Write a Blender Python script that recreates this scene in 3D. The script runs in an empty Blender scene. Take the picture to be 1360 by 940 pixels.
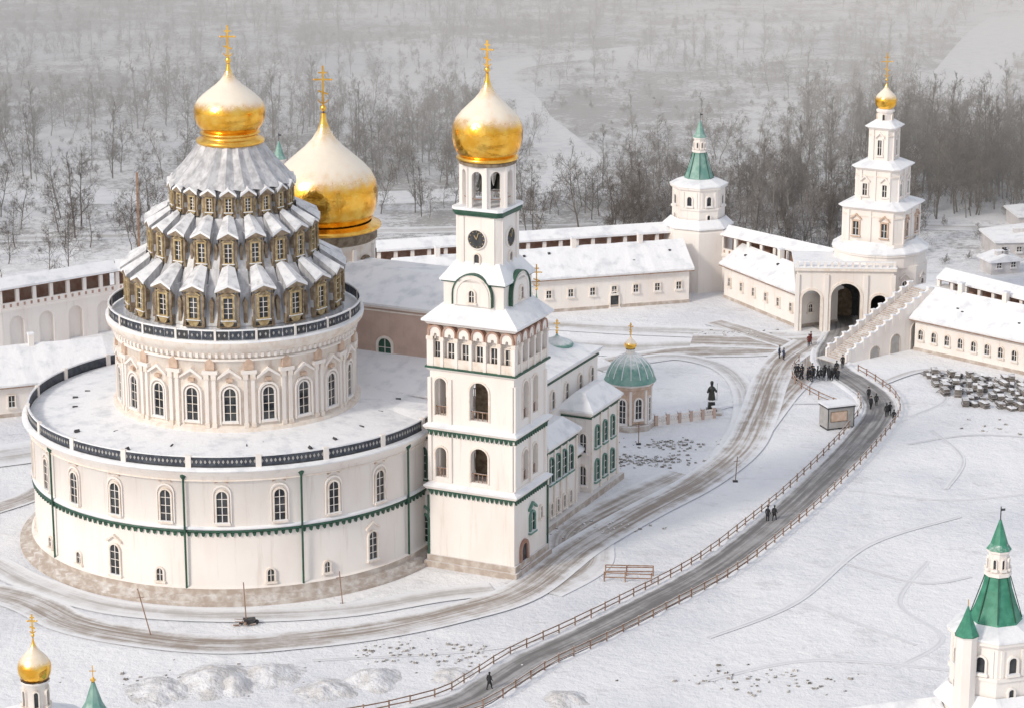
import bpy, bmesh, math, random
from mathutils import Matrix, Vector, noise as mnoise
from math import sin, cos, pi, radians, atan2, hypot
random.seed(7)
scene=bpy.context.scene
R=random.random
def U(a,b): return random.uniform(a,b)

# ---------------------------------------------------------------- materials
MATS={}
def nt(name):
    m=bpy.data.materials.new(name); m.use_nodes=True
    t=m.node_tree; b=t.nodes['Principled BSDF']; MATS[name]=m
    return m,t,b
def c4(c): return (c[0],c[1],c[2],1)
def noise(t,vec,sc,det=4,ro=.55):
    n=t.nodes.new('ShaderNodeTexNoise'); n.inputs['Scale'].default_value=sc
    n.inputs['Detail'].default_value=det; n.inputs['Roughness'].default_value=ro
    t.links.new(vec,n.inputs['Vector']); return n.outputs['Fac']
def maprange(t,src,lo,hi,a=0,b=1):
    n=t.nodes.new('ShaderNodeMapRange'); n.interpolation_type='SMOOTHSTEP'
    n.inputs['From Min'].default_value=lo; n.inputs['From Max'].default_value=hi
    n.inputs['To Min'].default_value=a; n.inputs['To Max'].default_value=b
    t.links.new(src,n.inputs['Value']); return n.outputs['Result']
def mixc(t,fac,a,b):
    n=t.nodes.new('ShaderNodeMix'); n.data_type='RGBA'
    if isinstance(fac,(int,float)): n.inputs[0].default_value=fac
    else: t.links.new(fac,n.inputs[0])
    for i,s in ((6,a),(7,b)):
        if isinstance(s,tuple): n.inputs[i].default_value=c4(s)
        else: t.links.new(s,n.inputs[i])
    return n.outputs[2]
def math_(t,op,a,b=None):
    n=t.nodes.new('ShaderNodeMath'); n.operation=op
    for i,s in enumerate((a,b)):
        if s is None: continue
        if isinstance(s,(int,float)): n.inputs[i].default_value=s
        else: t.links.new(s,n.inputs[i])
    return n.outputs[0]
def objvec(t,st=(1,1,1)):
    tc=t.nodes.new('ShaderNodeTexCoord'); mp=t.nodes.new('ShaderNodeMapping')
    mp.inputs['Scale'].default_value=st; t.links.new(tc.outputs['Object'],mp.inputs['Vector'])
    return mp.outputs['Vector']
def bump(t,b,h,s,d):
    n=t.nodes.new('ShaderNodeBump'); n.inputs['Strength'].default_value=s; n.inputs['Distance'].default_value=d
    t.links.new(h,n.inputs['Height']); t.links.new(n.outputs['Normal'],b.inputs['Normal'])
def mat(name,c1,c2=None,sc=1.,lo=.35,hi=.65,rough=.8,metal=0,bs=0,bd=.05,bsc=4,st=(1,1,1),up=None,streak=None):
    m,t,b=nt(name); v=objvec(t,st); c2=c2 or tuple(x*.85 for x in c1)
    col=mixc(t,maprange(t,noise(t,v,sc),lo,hi),c1,c2)
    if streak: # rain / soot streaks running down the wall
        col=mixc(t,maprange(t,noise(t,objvec(t,(1.6,1.6,.12)),1.0,5,.65),.54,.74,0,streak[1]),col,streak[0])
    b.inputs['Roughness'].default_value=rough; b.inputs['Metallic'].default_value=metal
    if up:
        g=t.nodes.new('ShaderNodeNewGeometry'); s=t.nodes.new('ShaderNodeSeparateXYZ')
        t.links.new(g.outputs['Normal'],s.inputs[0])
        nn=noise(t,objvec(t),up[3],6,.65); z=math_(t,'ADD',s.outputs['Z'],math_(t,'MULTIPLY',math_(t,'SUBTRACT',nn,.5),up[4]))
        f=maprange(t,z,up[1],up[2],0,up[5] if len(up)>5 else 1)
        col=mixc(t,f,col,up[0])
        if metal:
            t.links.new(math_(t,'MULTIPLY',math_(t,'SUBTRACT',1,f),metal),b.inputs['Metallic'])
            t.links.new(math_(t,'ADD',rough,math_(t,'MULTIPLY',f,.35)),b.inputs['Roughness'])
    t.links.new(col,b.inputs['Base Color'])
    if bs: bump(t,b,noise(t,objvec(t),bsc,5),bs,bd)
    return m
SN=(.85,.86,.885)
mat('snow',SN,(.73,.75,.80),.45,.42,.72,.85,bs=.6,bd=.18,bsc=.9)
mat('roofsnow',SN,(.67,.69,.73),.55,.46,.74,.85,bs=.7,bd=.2,bsc=.8,st=(1,1,1))
mat('plaster',(.84,.80,.765),(.78,.71,.665),.22,.35,.8,.85,st=(1,1,.45),bs=.15,bd=.03,bsc=2,streak=((.60,.52,.46),.42))
mat('cream',(.82,.76,.70),(.72,.61,.52),1.1,.4,.75,.85,bs=.3,bd=.06,bsc=3,streak=((.55,.42,.33),.4))
mat('peach',(.66,.50,.40),(.50,.36,.27),1.4,.3,.7,.85)
mat('pink',(.60,.45,.38),(.52,.38,.32),.5,streak=((.42,.33,.29),.5))
mat('stone',(.42,.35,.30),(.60,.56,.52),.9,.4,.7,.9,bs=.4,up=(SN,.6,.9,1.2,.8,.6))
mat('green',(.018,.068,.045),(.03,.10,.065),2,rough=.5)
mat('greenwin',(.10,.22,.18),(.15,.28,.23),2,rough=.5)
mat('greenroof',(.13,.29,.25),(.25,.41,.36),.9,rough=.5,up=(SN,.45,1.0,1.3,.9,.85))
mat('greencone',(.03,.19,.12),(.06,.27,.18),1.2,rough=.5,up=(SN,.45,.95,2.2,1.1,.9))
mat('gold',(.98,.60,.12),(.88,.44,.05),.7,rough=.10,metal=1,bs=.5,bd=.13,bsc=1.3,up=((.93,.89,.81),.20,.72,.8,.55,.84))  # pale sky reflection painted onto the upward-facing gold
mat('goldleaf',(1.0,.62,.14),(.85,.45,.08),.9,rough=.25,metal=1)
mat('tin',(.40,.40,.415),(.60,.60,.62),1.0,.35,.65,rough=.5,metal=.25,st=(1.6,1.6,.3),up=(SN,.60,.92,.9,.8,.85))
mat('brown',(.17,.12,.08),(.30,.24,.17),1.8,.35,.65)
mat('frame',(.56,.44,.25),(.33,.24,.12),2.2,.35,.65,bs=.5,bd=.08,bsc=4)
mat('glass',(.018,.022,.028),(.06,.065,.07),.8,rough=.1)
mat('dark',(.03,.032,.038),(.06,.06,.065),2,rough=.6)
mat('navy',(.03,.037,.055),(.07,.08,.10),1.5,rough=.6)
mat('brick',(.34,.19,.14),(.46,.32,.26),.8)
mat('wood',(.22,.12,.075),(.34,.23,.17),1.5,up=(SN,.75,.95,1.5,.5,.7))
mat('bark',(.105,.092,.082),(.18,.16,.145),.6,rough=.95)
mat('bark_mid',(.20,.185,.175),(.28,.265,.255),.6,rough=.95)  # half-pale bark, light haze painted in for mid-distance trees
mat('bark_hazed',(.32,.315,.315),(.42,.415,.415),.6,rough=.95)  # distance haze painted into the bark colour of the farthest trees
mat('greywall',(.34,.33,.32),(.42,.41,.40),1)
mat('palewall',(.52,.50,.50),(.62,.60,.60),.6)
mat('coat',(.02,.021,.026),(.035,.035,.04),3,rough=.9)
mat('coatred',(.14,.03,.03),None,3,rough=.9)
mat('coatblue',(.04,.06,.11),None,3,rough=.9)
mat('skin',(.55,.36,.27),None,3,rough=.6)
mat('bronze',(.03,.032,.03),(.05,.055,.05),2,rough=.4,metal=.3)
mat('rubble',(.13,.115,.105),(.36,.34,.32),.8,bs=.6,bd=.2,up=(SN,.35,.75,1.2,1.0,.95))
mat('board',(.09,.08,.075),(.24,.21,.19),.9,bs=.4,bd=.1,up=(SN,.7,1.15,1.6,1.1,.9))
mat('heap',(.60,.59,.59),(.78,.79,.82),.6,bs=.9,bd=.5,bsc=1.6)

# ground
m,t,b=nt('ground_snow'); v=objvec(t)
big=noise(t,v,.03,5,.6); med=noise(t,v,.16,6,.68); fine=noise(t,v,1.1,5,.7)
col=mixc(t,maprange(t,big,.42,.68),SN,(.70,.72,.77))
col=mixc(t,maprange(t,math_(t,'ADD',med,math_(t,'MULTIPLY',math_(t,'SUBTRACT',fine,.5),.35)),.53,.72,0,.55),col,(.59,.595,.615))
trm=noise(t,objvec(t,(.5,1.3,1)),.55,6,.75)
col=mixc(t,math_(t,'MULTIPLY',maprange(t,trm,.55,.70,0,.5),maprange(t,big,.36,.56)),col,(.50,.485,.475))
sep=t.nodes.new('ShaderNodeSeparateXYZ'); t.links.new(v,sep.inputs[0])
far=maprange(t,sep.outputs['Y'],403,430)
hf=noise(t,v,.9,6,.8); mf=noise(t,v,.11,6,.72); lf=noise(t,v,.014,5,.6)
brush=maprange(t,math_(t,'ADD',math_(t,'ADD',lf,math_(t,'MULTIPLY',math_(t,'SUBTRACT',mf,.5),.9)),math_(t,'MULTIPLY',math_(t,'SUBTRACT',hf,.5),.9)),.42,.64)
col=mixc(t,math_(t,'MULTIPLY',far,math_(t,'MULTIPLY',brush,.8)),col,(.28,.27,.26))
t.links.new(col,b.inputs['Base Color']); b.inputs['Roughness'].default_value=.9
bump(t,b,math_(t,'ADD',med,math_(t,'MULTIPLY',fine,.4)),.8,.7)

def stripmat(name,c1,c2,edge0,edge1,W,sn=.5,amp=.7):
    m,t,b=nt(name); tc=t.nodes.new('ShaderNodeTexCoord')
    s=t.nodes.new('ShaderNodeSeparateXYZ'); t.links.new(tc.outputs['UV'],s.inputs[0])
    ac=math_(t,'MULTIPLY',math_(t,'ABSOLUTE',math_(t,'SUBTRACT',s.outputs['X'],.5)),2)
    mp=t.nodes.new('ShaderNodeMapping'); mp.inputs['Scale'].default_value=(W*1.5,.04,1); t.links.new(tc.outputs['UV'],mp.inputs['Vector'])
    tr=noise(t,mp.outputs['Vector'],1.0,5,.65)
    mp2=t.nodes.new('ShaderNodeMapping'); mp2.inputs['Scale'].default_value=(W*.35,.35,1); t.links.new(tc.outputs['UV'],mp2.inputs['Vector'])
    bl=noise(t,mp2.outputs['Vector'],1.0,6,.7)
    col=mixc(t,maprange(t,tr,.38,.62),c1,c2)
    col=mixc(t,maprange(t,math_(t,'ADD',tr,math_(t,'MULTIPLY',bl,.6)),.72,.98,0,sn),col,(.74,.75,.78))
    e=math_(t,'ADD',ac,math_(t,'MULTIPLY',math_(t,'SUBTRACT',bl,.5),amp))
    col=mixc(t,maprange(t,e,edge0,edge1),col,(.80,.812,.84))
    t.links.new(col,b.inputs['Base Color']); b.inputs['Roughness'].default_value=.75
    bump(t,b,tr,.5,.2)
stripmat('asphalt_wet',(.17,.165,.165),(.26,.25,.245),.76,1.0,4.2,.3,.3)
stripmat('dirt_track',(.30,.255,.22),(.48,.44,.41),.45,.98,6,.8,.8)
stripmat('faint_track',(.45,.43,.415),(.61,.605,.61),.1,.9,3,.9,.9)
stripmat('foot_track',(.60,.605,.63),(.70,.71,.74),.0,.8,1.5,.9,1.2)

# ---------------------------------------------------------------- mesh builder
I4=Matrix.Identity(4)
def T(x,y,z=0): return Matrix.Translation((x,y,z))
def RZ(a): return Matrix.Rotation(a,4,'Z')
class MB:
    def __init__(s): s.v=[];s.f=[];s.m=[];s.s=[]
    def add(s,vs,fs,mt,M=I4,sm=False):
        o=len(s.v); s.v+=[tuple(M@Vector(p)) for p in vs]
        for f in fs: s.f.append([i+o for i in f]); s.m.append(mt); s.s.append(sm)
    def box(s,x0,x1,y0,y1,z0,z1,mt,M=I4):
        s.add([(x0,y0,z0),(x1,y0,z0),(x1,y1,z0),(x0,y1,z0),(x0,y0,z1),(x1,y0,z1),(x1,y1,z1),(x0,y1,z1)],
              [(0,3,2,1),(4,5,6,7),(0,1,5,4),(1,2,6,5),(2,3,7,6),(3,0,4,7)],mt,M)
    def lathe(s,pr,n,mt,M=I4,sm=True,off=0,cap=False):
        vs=[];fs=[]
        for r,z in pr:
            for i in range(n):
                a=2*pi*(i+off)/n; vs.append((r*sin(a),-r*cos(a),z))
        for j in range(len(pr)-1):
            for i in range(n):
                k=(i+1)%n; fs.append((j*n+i,j*n+k,(j+1)*n+k,(j+1)*n+i))
        if cap: fs.append(tuple((len(pr)-1)*n+i for i in range(n)))
        s.add(vs,fs,mt,M,sm)
    def prism(s,poly,z0,z1,mt,M=I4,top=None,mtop=None):
        n=len(poly); tp=top or poly
        s.add([(x,y,z0) for x,y in poly]+[(x,y,z1) for x,y in tp],
              [(i,(i+1)%n,n+(i+1)%n,n+i) for i in range(n)]+[tuple(range(n))[::-1]],mt,M)
        s.add([(x,y,z1) for x,y in tp],[tuple(range(n))],mtop or mt,M)
    def ext(s,poly,y0,y1,mt,M=I4):   # poly in xz
        n=len(poly)
        s.add([(x,y0,z) for x,z in poly]+[(x,y1,z) for x,z in poly],
              [(i,(i+1)%n,n+(i+1)%n,n+i) for i in range(n)]+[tuple(range(n)),tuple(range(n,2*n))[::-1]],mt,M)
    def ring(s,po,pi_,y0,y1,mt,M=I4):
        n=len(po)
        vs=[(x,y1,z) for x,z in po]+[(x,y1,z) for x,z in pi_]+[(x,y0,z) for x,z in po]+[(x,y0,z) for x,z in pi_]
        fs=[]
        for i in range(n-1):
            fs+=[(i,i+1,n+i+1,n+i),(2*n+i,2*n+i+1,i+1,i),(n+i,n+i+1,3*n+i+1,3*n+i)]
        s.add(vs,fs,mt,M)
    def beam(s,p,q,w,h,mt,M=I4):
        p=Vector(p);q=Vector(q);d=q-p;L=d.length
        if L<1e-6:return
        X=d/L; Zt=Vector((0,0,1)) if abs(X.z)<.99 else Vector((0,1,0))
        Y=Zt.cross(X).normalized(); Zz=X.cross(Y)
        A=Matrix((( X.x,Y.x,Zz.x,p.x),(X.y,Y.y,Zz.y,p.y),(X.z,Y.z,Zz.z,p.z),(0,0,0,1)))
        s.box(0,L,-w/2,w/2,-h/2,h/2,mt,M@A)
    def obj(s,name,parent=None,recalc=True):
        me=bpy.data.meshes.new(name); me.from_pydata(s.v,[],s.f)
        names=[]
        for x in s.m:
            if x not in names: names.append(x)
        for x in names: me.materials.append(MATS[x])
        ix={x:i for i,x in enumerate(names)}
        me.polygons.foreach_set('material_index',[ix[x] for x in s.m])
        me.polygons.foreach_set('use_smooth',s.s)
        if recalc:
            bm=bmesh.new(); bm.from_mesh(me); bmesh.ops.recalc_face_normals(bm,faces=bm.faces); bm.to_mesh(me); bm.free()
        me.update()
        o=bpy.data.objects.new(name,me); scene.collection.objects.link(o)
        if parent: o.parent=parent
        return o
class Thing:
    def __init__(s,name,x=0,y=0,z=0,rot=0):
        e=bpy.data.objects.new(name,None); scene.collection.objects.link(e); e.empty_display_size=1
        e.location=(x,y,z); e.rotation_euler=(0,0,rot); s.e=e; s.parts={}
    def __getitem__(s,k):
        if k not in s.parts: s.parts[k]=MB()
        return s.parts[k]
    def done(s):
        for k,b in s.parts.items(): b.obj(k,s.e)
        return s.e
def archp(w,h,n=8,x0=0,z0=0):
    r=w/2; p=[(x0-r,z0)]
    for i in range(n+1):
        a=pi-pi*i/n; p.append((x0+r*cos(a),z0+h-r+r*sin(a)))
    p.append((x0+r,z0)); return p
def win(th,Mx,w,h,fr=.22,fm='cream',ped=False,mun='plaster',gl='glass',d=.22,arch=True):
    a=th['window_frames']; g=th['window_glass']
    if arch: pi_=archp(w,h); po=archp(w+2*fr,h+fr)
    else:
        pi_=[(-w/2,0),(-w/2,h),(w/2,h),(w/2,0)]; po=[(-w/2-fr,0),(-w/2-fr,h+fr),(w/2+fr,h+fr),(w/2+fr,0)]
    a.ring(po,pi_,-.05,d,fm,Mx)
    g.add([(x,.05,z) for x,z in pi_],[tuple(range(len(pi_)))],gl,Mx)
    a.box(-w/2-fr-.1,w/2+fr+.1,-.05,d+.12,-.22,-.002,fm,Mx)
    if w>.7: a.box(-w/2-fr-.06,w/2+fr+.06,.0,d+.08,0,.07,'snow',Mx)
    if mun:
        a.box(-.04,.04,.06,.1,0,h-.1,mun,Mx)
        k=max(2,int(h/.8))
        for i in range(1,k): a.box(-w/2,w/2,.062,.102,h*i/k-.03,h*i/k+.03,mun,Mx)
    if ped:
        a.ext([(-w/2-fr-.2,h+fr+.05),(0,h+fr+.75),(w/2+fr+.2,h+fr+.05),(w/2+fr+.2,h+fr+.3),(0,h+fr+1.0),(-w/2-fr-.2,h+fr+.3)][::1],-.05,d+.1,fm,Mx)
def faceM(a,b,side,p=0,z=0):
    if side=='f': return T(p,-b,z)@RZ(pi)
    if side=='b': return T(p,b,z)
    if side=='r': return T(a,p,z)@RZ(-pi/2)
    return T(-a,p,z)@RZ(pi/2)
def archpanel(mb,M,w,h,ow,oh,t,mt,z0=0,n=10,ox=0):
    r=ow/2; xs=[ox-r]+[ox+r*cos(pi-pi*i/n) for i in range(1,n)]+[ox+r]
    zs=[oh-r]+[oh-r+r*sin(pi-pi*i/n) for i in range(1,n)]+[oh-r]
    for y in (0,-t):
        mb.add([(-w/2,y,0),(ox-r,y,0),(ox-r,y,h),(-w/2,y,h)],[(0,1,2,3)],mt,M)
        mb.add([(w/2,y,0),(ox+r,y,0),(ox+r,y,h),(w/2,y,h)],[(0,1,2,3)],mt,M)
        vs=[(x,y,z) for x,z in zip(xs,zs)]+[(x,y,h) for x in xs]; k=n+1
        mb.add(vs,[(i,i+1,k+i+1,k+i) for i in range(n)],mt,M)
        if z0>0: mb.add([(ox-r,y,0),(ox+r,y,0),(ox+r,y,z0),(ox-r,y,z0)],[(0,1,2,3)],mt,M)
    pr=[(ox-r,z0)]+list(zip(xs,zs))+[(ox+r,z0)]; k=len(pr)
    mb.add([(x,0,z) for x,z in pr]+[(x,-t,z) for x,z in pr],[(i,i+1,k+i+1,k+i) for i in range(k-1)],mt,M)
    if z0>0: mb.add([(ox-r,0,z0),(ox+r,0,z0),(ox+r,-t,z0),(ox-r,-t,z0)],[(0,1,2,3)],mt,M)
    mb.add([(-w/2,0,h),(w/2,0,h),(w/2,-t,h),(-w/2,-t,h)],[(0,1,2,3)],mt,M)
    for x in(-w/2,w/2): mb.add([(x,0,0),(x,0,h),(x,-t,h),(x,-t,0)],[(0,1,2,3)],mt,M)
def onion(mb,M,z0,r0,Rm,zt,mt='gold',n=40):
    H=zt-z0
    pr=[(0,r0),(.05,r0+.45*(Rm-r0)),(.12,r0+.78*(Rm-r0)),(.2,r0+.95*(Rm-r0)),(.3,Rm),(.38,Rm*.97),(.46,Rm*.88),(.54,Rm*.73),(.62,Rm*.54),(.69,Rm*.37),(.76,Rm*.23),(.84,Rm*.125),(.92,Rm*.065),(1,Rm*.04)]
    mb.lathe([(r,z0+t_*H) for t_,r in pr],n,mt,M)
def cross(mb,M,z0,h,s=1,mt='goldleaf'):
    w=.055*s+.045
    mb.lathe([(.02,z0-.35*s),(.26*s,z0-.1*s),(.3*s,z0+.1*s),(.17*s,z0+.33*s),(.03,z0+.45*s)],10,mt,M)
    mb.box(-w,w,-w*.6,w*.6,z0+.2,z0+h,mt,M)
    mb.box(-h*.2,h*.2,-w*.55,w*.55,z0+h*.66,z0+h*.66+1.7*w,mt,M)
    mb.box(-h*.1,h*.1,-w*.55,w*.55,z0+h*.82,z0+h*.82+1.5*w,mt,M)
    mb.beam((-h*.12,0,z0+h*.42),(h*.12,0,z0+h*.34),w*1.1,w*1.6,mt,M)
    for x in(-h*.2,h*.2): mb.lathe([(.01,z0+h*.66-.05),(w*1.5,z0+h*.66+w*.8),(.01,z0+h*.66+w*2)],6,mt,M@T(x,0))
    for k in range(5):
        a0=radians(200+28*k); a1=radians(228+28*k); r=h*.13
        mb.beam((r*cos(a0),0,z0+h*.26+r*sin(a0)),(r*cos(a1),0,z0+h*.26+r*sin(a1)),w,w*1.2,mt,M)
def rect(a,b,c=0):
    if c==0: return [(-a,-b),(a,-b),(a,b),(-a,b)]
    return [(-a+c,-b),(a-c,-b),(a,-b+c),(a,b-c),(a-c,b),(-a+c,b),(-a,b-c),(-a,-b+c)]

# ================================================================ CATHEDRAL (rotunda + body)
CX,CY=-31.,285.8
th=Thing('cathedral',CX,CY)
W=th['rotunda_wall']
W.lathe([(25.0,0),(25.0,.35),(24.3,.4),(24.3,.8),(23.65,.85),(23.65,1.5)],96,'stone')
W.lathe([(23.65,1.5),(23.15,1.7),(23.1,7.2),(23.1,13.3),(23.4,13.5),(23.45,13.9),(23.8,14.2),(23.95,14.55)],96,'plaster')
W.lathe([(23.12,7.62),(23.36,7.66),(23.36,7.9),(23.12,7.94)],96,'green')
W.lathe([(23.1,7.95),(23.35,7.97),(23.35,8.25),(23.1,8.3)],96,'snow')
for i in range(190): W.ext([(-.2,0),(.2,0),(.13,-.3),(0,-.4),(-.13,-.3)],0,.2,'green',RZ(2*pi*i/190)@T(0,23.1,7.6))
W.lathe([(23.35,13.35),(23.5,13.4),(23.5,13.5),(23.35,13.52)],96,'cream')
th['rotunda_lower_roof'].lathe([(23.95,14.55),(24.1,14.6),(24.1,14.8),(23.4,14.95),(19,15.3),(13.0,15.9)],96,'roofsnow')
for k in range(22):
    a=radians(-125+250*k/21+U(-4,4))
    th['roof_hatches'].ext([(-.2,0),(.2,0),(0,.3)],-.3,.3,'dark',RZ(a+pi)@T(0,U(16,21),15.25))
P=th['roof_parapet']
for i in range(20):
    a0=radians(18*i+2)
    for j in range(5):
        a=a0+radians(-6.9+3.45*j)
        Mx=RZ(a+pi)@T(0,23.35,14.95)
        P.box(-.70,.70,-.06,.06,.12,1.1,'navy',Mx)
        P.box(-.72,.72,-.1,.1,1.1,1.24,'snow',Mx); P.box(-.72,.72,-.1,.1,-.05,.12,'dark',Mx)
        for x in(-.48,0,.48): P.ext([(x-.14,.6),(x,.38),(x+.14,.6),(x,.84)],.062,.1,'greywall',Mx)
    P.box(-.3,.3,-.2,.2,-.1,1.3,'plaster',RZ(a0+radians(9)+pi)@T(0,23.35,14.95))
for i in range(24):
    a=radians(1.3+15*i)
    if 48<math.degrees(a)<110: continue
    win(th,RZ(a+pi)@T(0,23.1,8.75),1.15,3.5,.18,'cream')
    th['window_frames'].ring(archp(2.0,4.3,8,0,-.1),archp(1.75,4.1,8,0,-.1),0,.16,'plaster',RZ(a+pi)@T(0,23.1,8.75))
    th['window_frames'].ext([(-.7,4.35),(0,4.75),(.7,4.35),(.7,4.5),(0,4.92),(-.7,4.5)],0,.2,'peach',RZ(a+pi)@T(0,23.1,8.75))
for px,h,w,z in ((-74,.95,.7,2.4),(-58,1.1,.7,2.2),(-43,1.3,.7,2),(-29.5,3.4,1.2,1.9),(-16,1.4,.7,2),(13.5,1.4,.7,2),(29,1.2,.6,2.2),(43.5,3.2,1.1,2.4),(-90,1.2,.7,2)):
    win(th,RZ(radians(px)+pi)@T(0,23.1,z),w,h,.2,'cream',ped=h>3)
for px in(-54,-8.5,22,57,-95):
    Mx=RZ(radians(px)+pi)@T(0,23.5)
    th['drain_pipes'].lathe([(.12,.8),(.12,13.6),(.32,13.9),(.32,14.3)],8,'green',Mx)
# upper drum
D=th['upper_drum']
D.lathe([(13.9,15.5),(13.9,16.1),(13.5,16.2),(13.2,16.4),(13.2,24.0),(13.45,24.1),(13.5,24.5),(13.9,24.8),(14.3,25.3),(14.4,25.8)],80,'cream')
D.lathe([(14.4,25.8),(14.4,26.0),(11,26.1)],80,'snow')
for i in range(20):
    a=radians(2.6+18*i); Mx=RZ(a+pi)@T(0,13.2,16.9)
    win(th,Mx,1.25,3.7,.18,'plaster',mun='cream')
    D.ring(archp(2.3,4.6,8,0,-.3),archp(1.95,4.35,8,0,-.3),-.1,.3,'plaster',Mx)
    D.ext([(-1.3,4.75),(0,5.6),(1.3,4.75),(1.3,5.0),(0,5.95),(-1.3,5.0)],-.1,.45,'plaster',Mx)
    D.box(-.35,.35,-.1,.4,4.45,4.8,'peach',Mx)
    Mp=RZ(a+pi+radians(9))@T(0,13.2,16.2)
    for x in(-.4,.4):
        D.box(x-.2,x+.2,-.15,.3,0,5.4,'plaster',Mp); D.box(x-.28,x+.28,-.15,.42,5.4,6.0,'cream',Mp)
        D.box(x-.26,x+.26,-.15,.4,0,.5,'cream',Mp)
    D.box(-.85,.85,-.15,.45,6.0,6.4,'plaster',Mp); D.ext(archp(1.0,1.2,6,0,6.45),-.1,.3,'peach',Mp)
D.lathe([(13.25,23.55),(13.5,23.6),(13.5,23.8),(13.25,23.85)],80,'plaster')
for i in range(120): D.box(-.14,.14,0,.3,24.05,24.5,'plaster',RZ(2*pi*i/120)@T(0,13.35))
G=th['tent_balustrade']
for i in range(60):
    Mx=RZ(2*pi*i/60)@T(0,14.0,26.05)
    G.box(-.66,.66,-.05,.05,.1,1.05,'navy' if i%3 else 'dark',Mx); G.box(-.74,.74,-.09,.09,1.05,1.2,'snow',Mx)
    for x in(-.3,.3): G.ext([(x-.12,.58),(x,.36),(x+.12,.58),(x,.8)],.052,.09,'greywall',Mx)
    if i%3==0: G.box(-.12,.12,-.14,.14,0,1.25,'plaster',Mx@T(.73,0))
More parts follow.
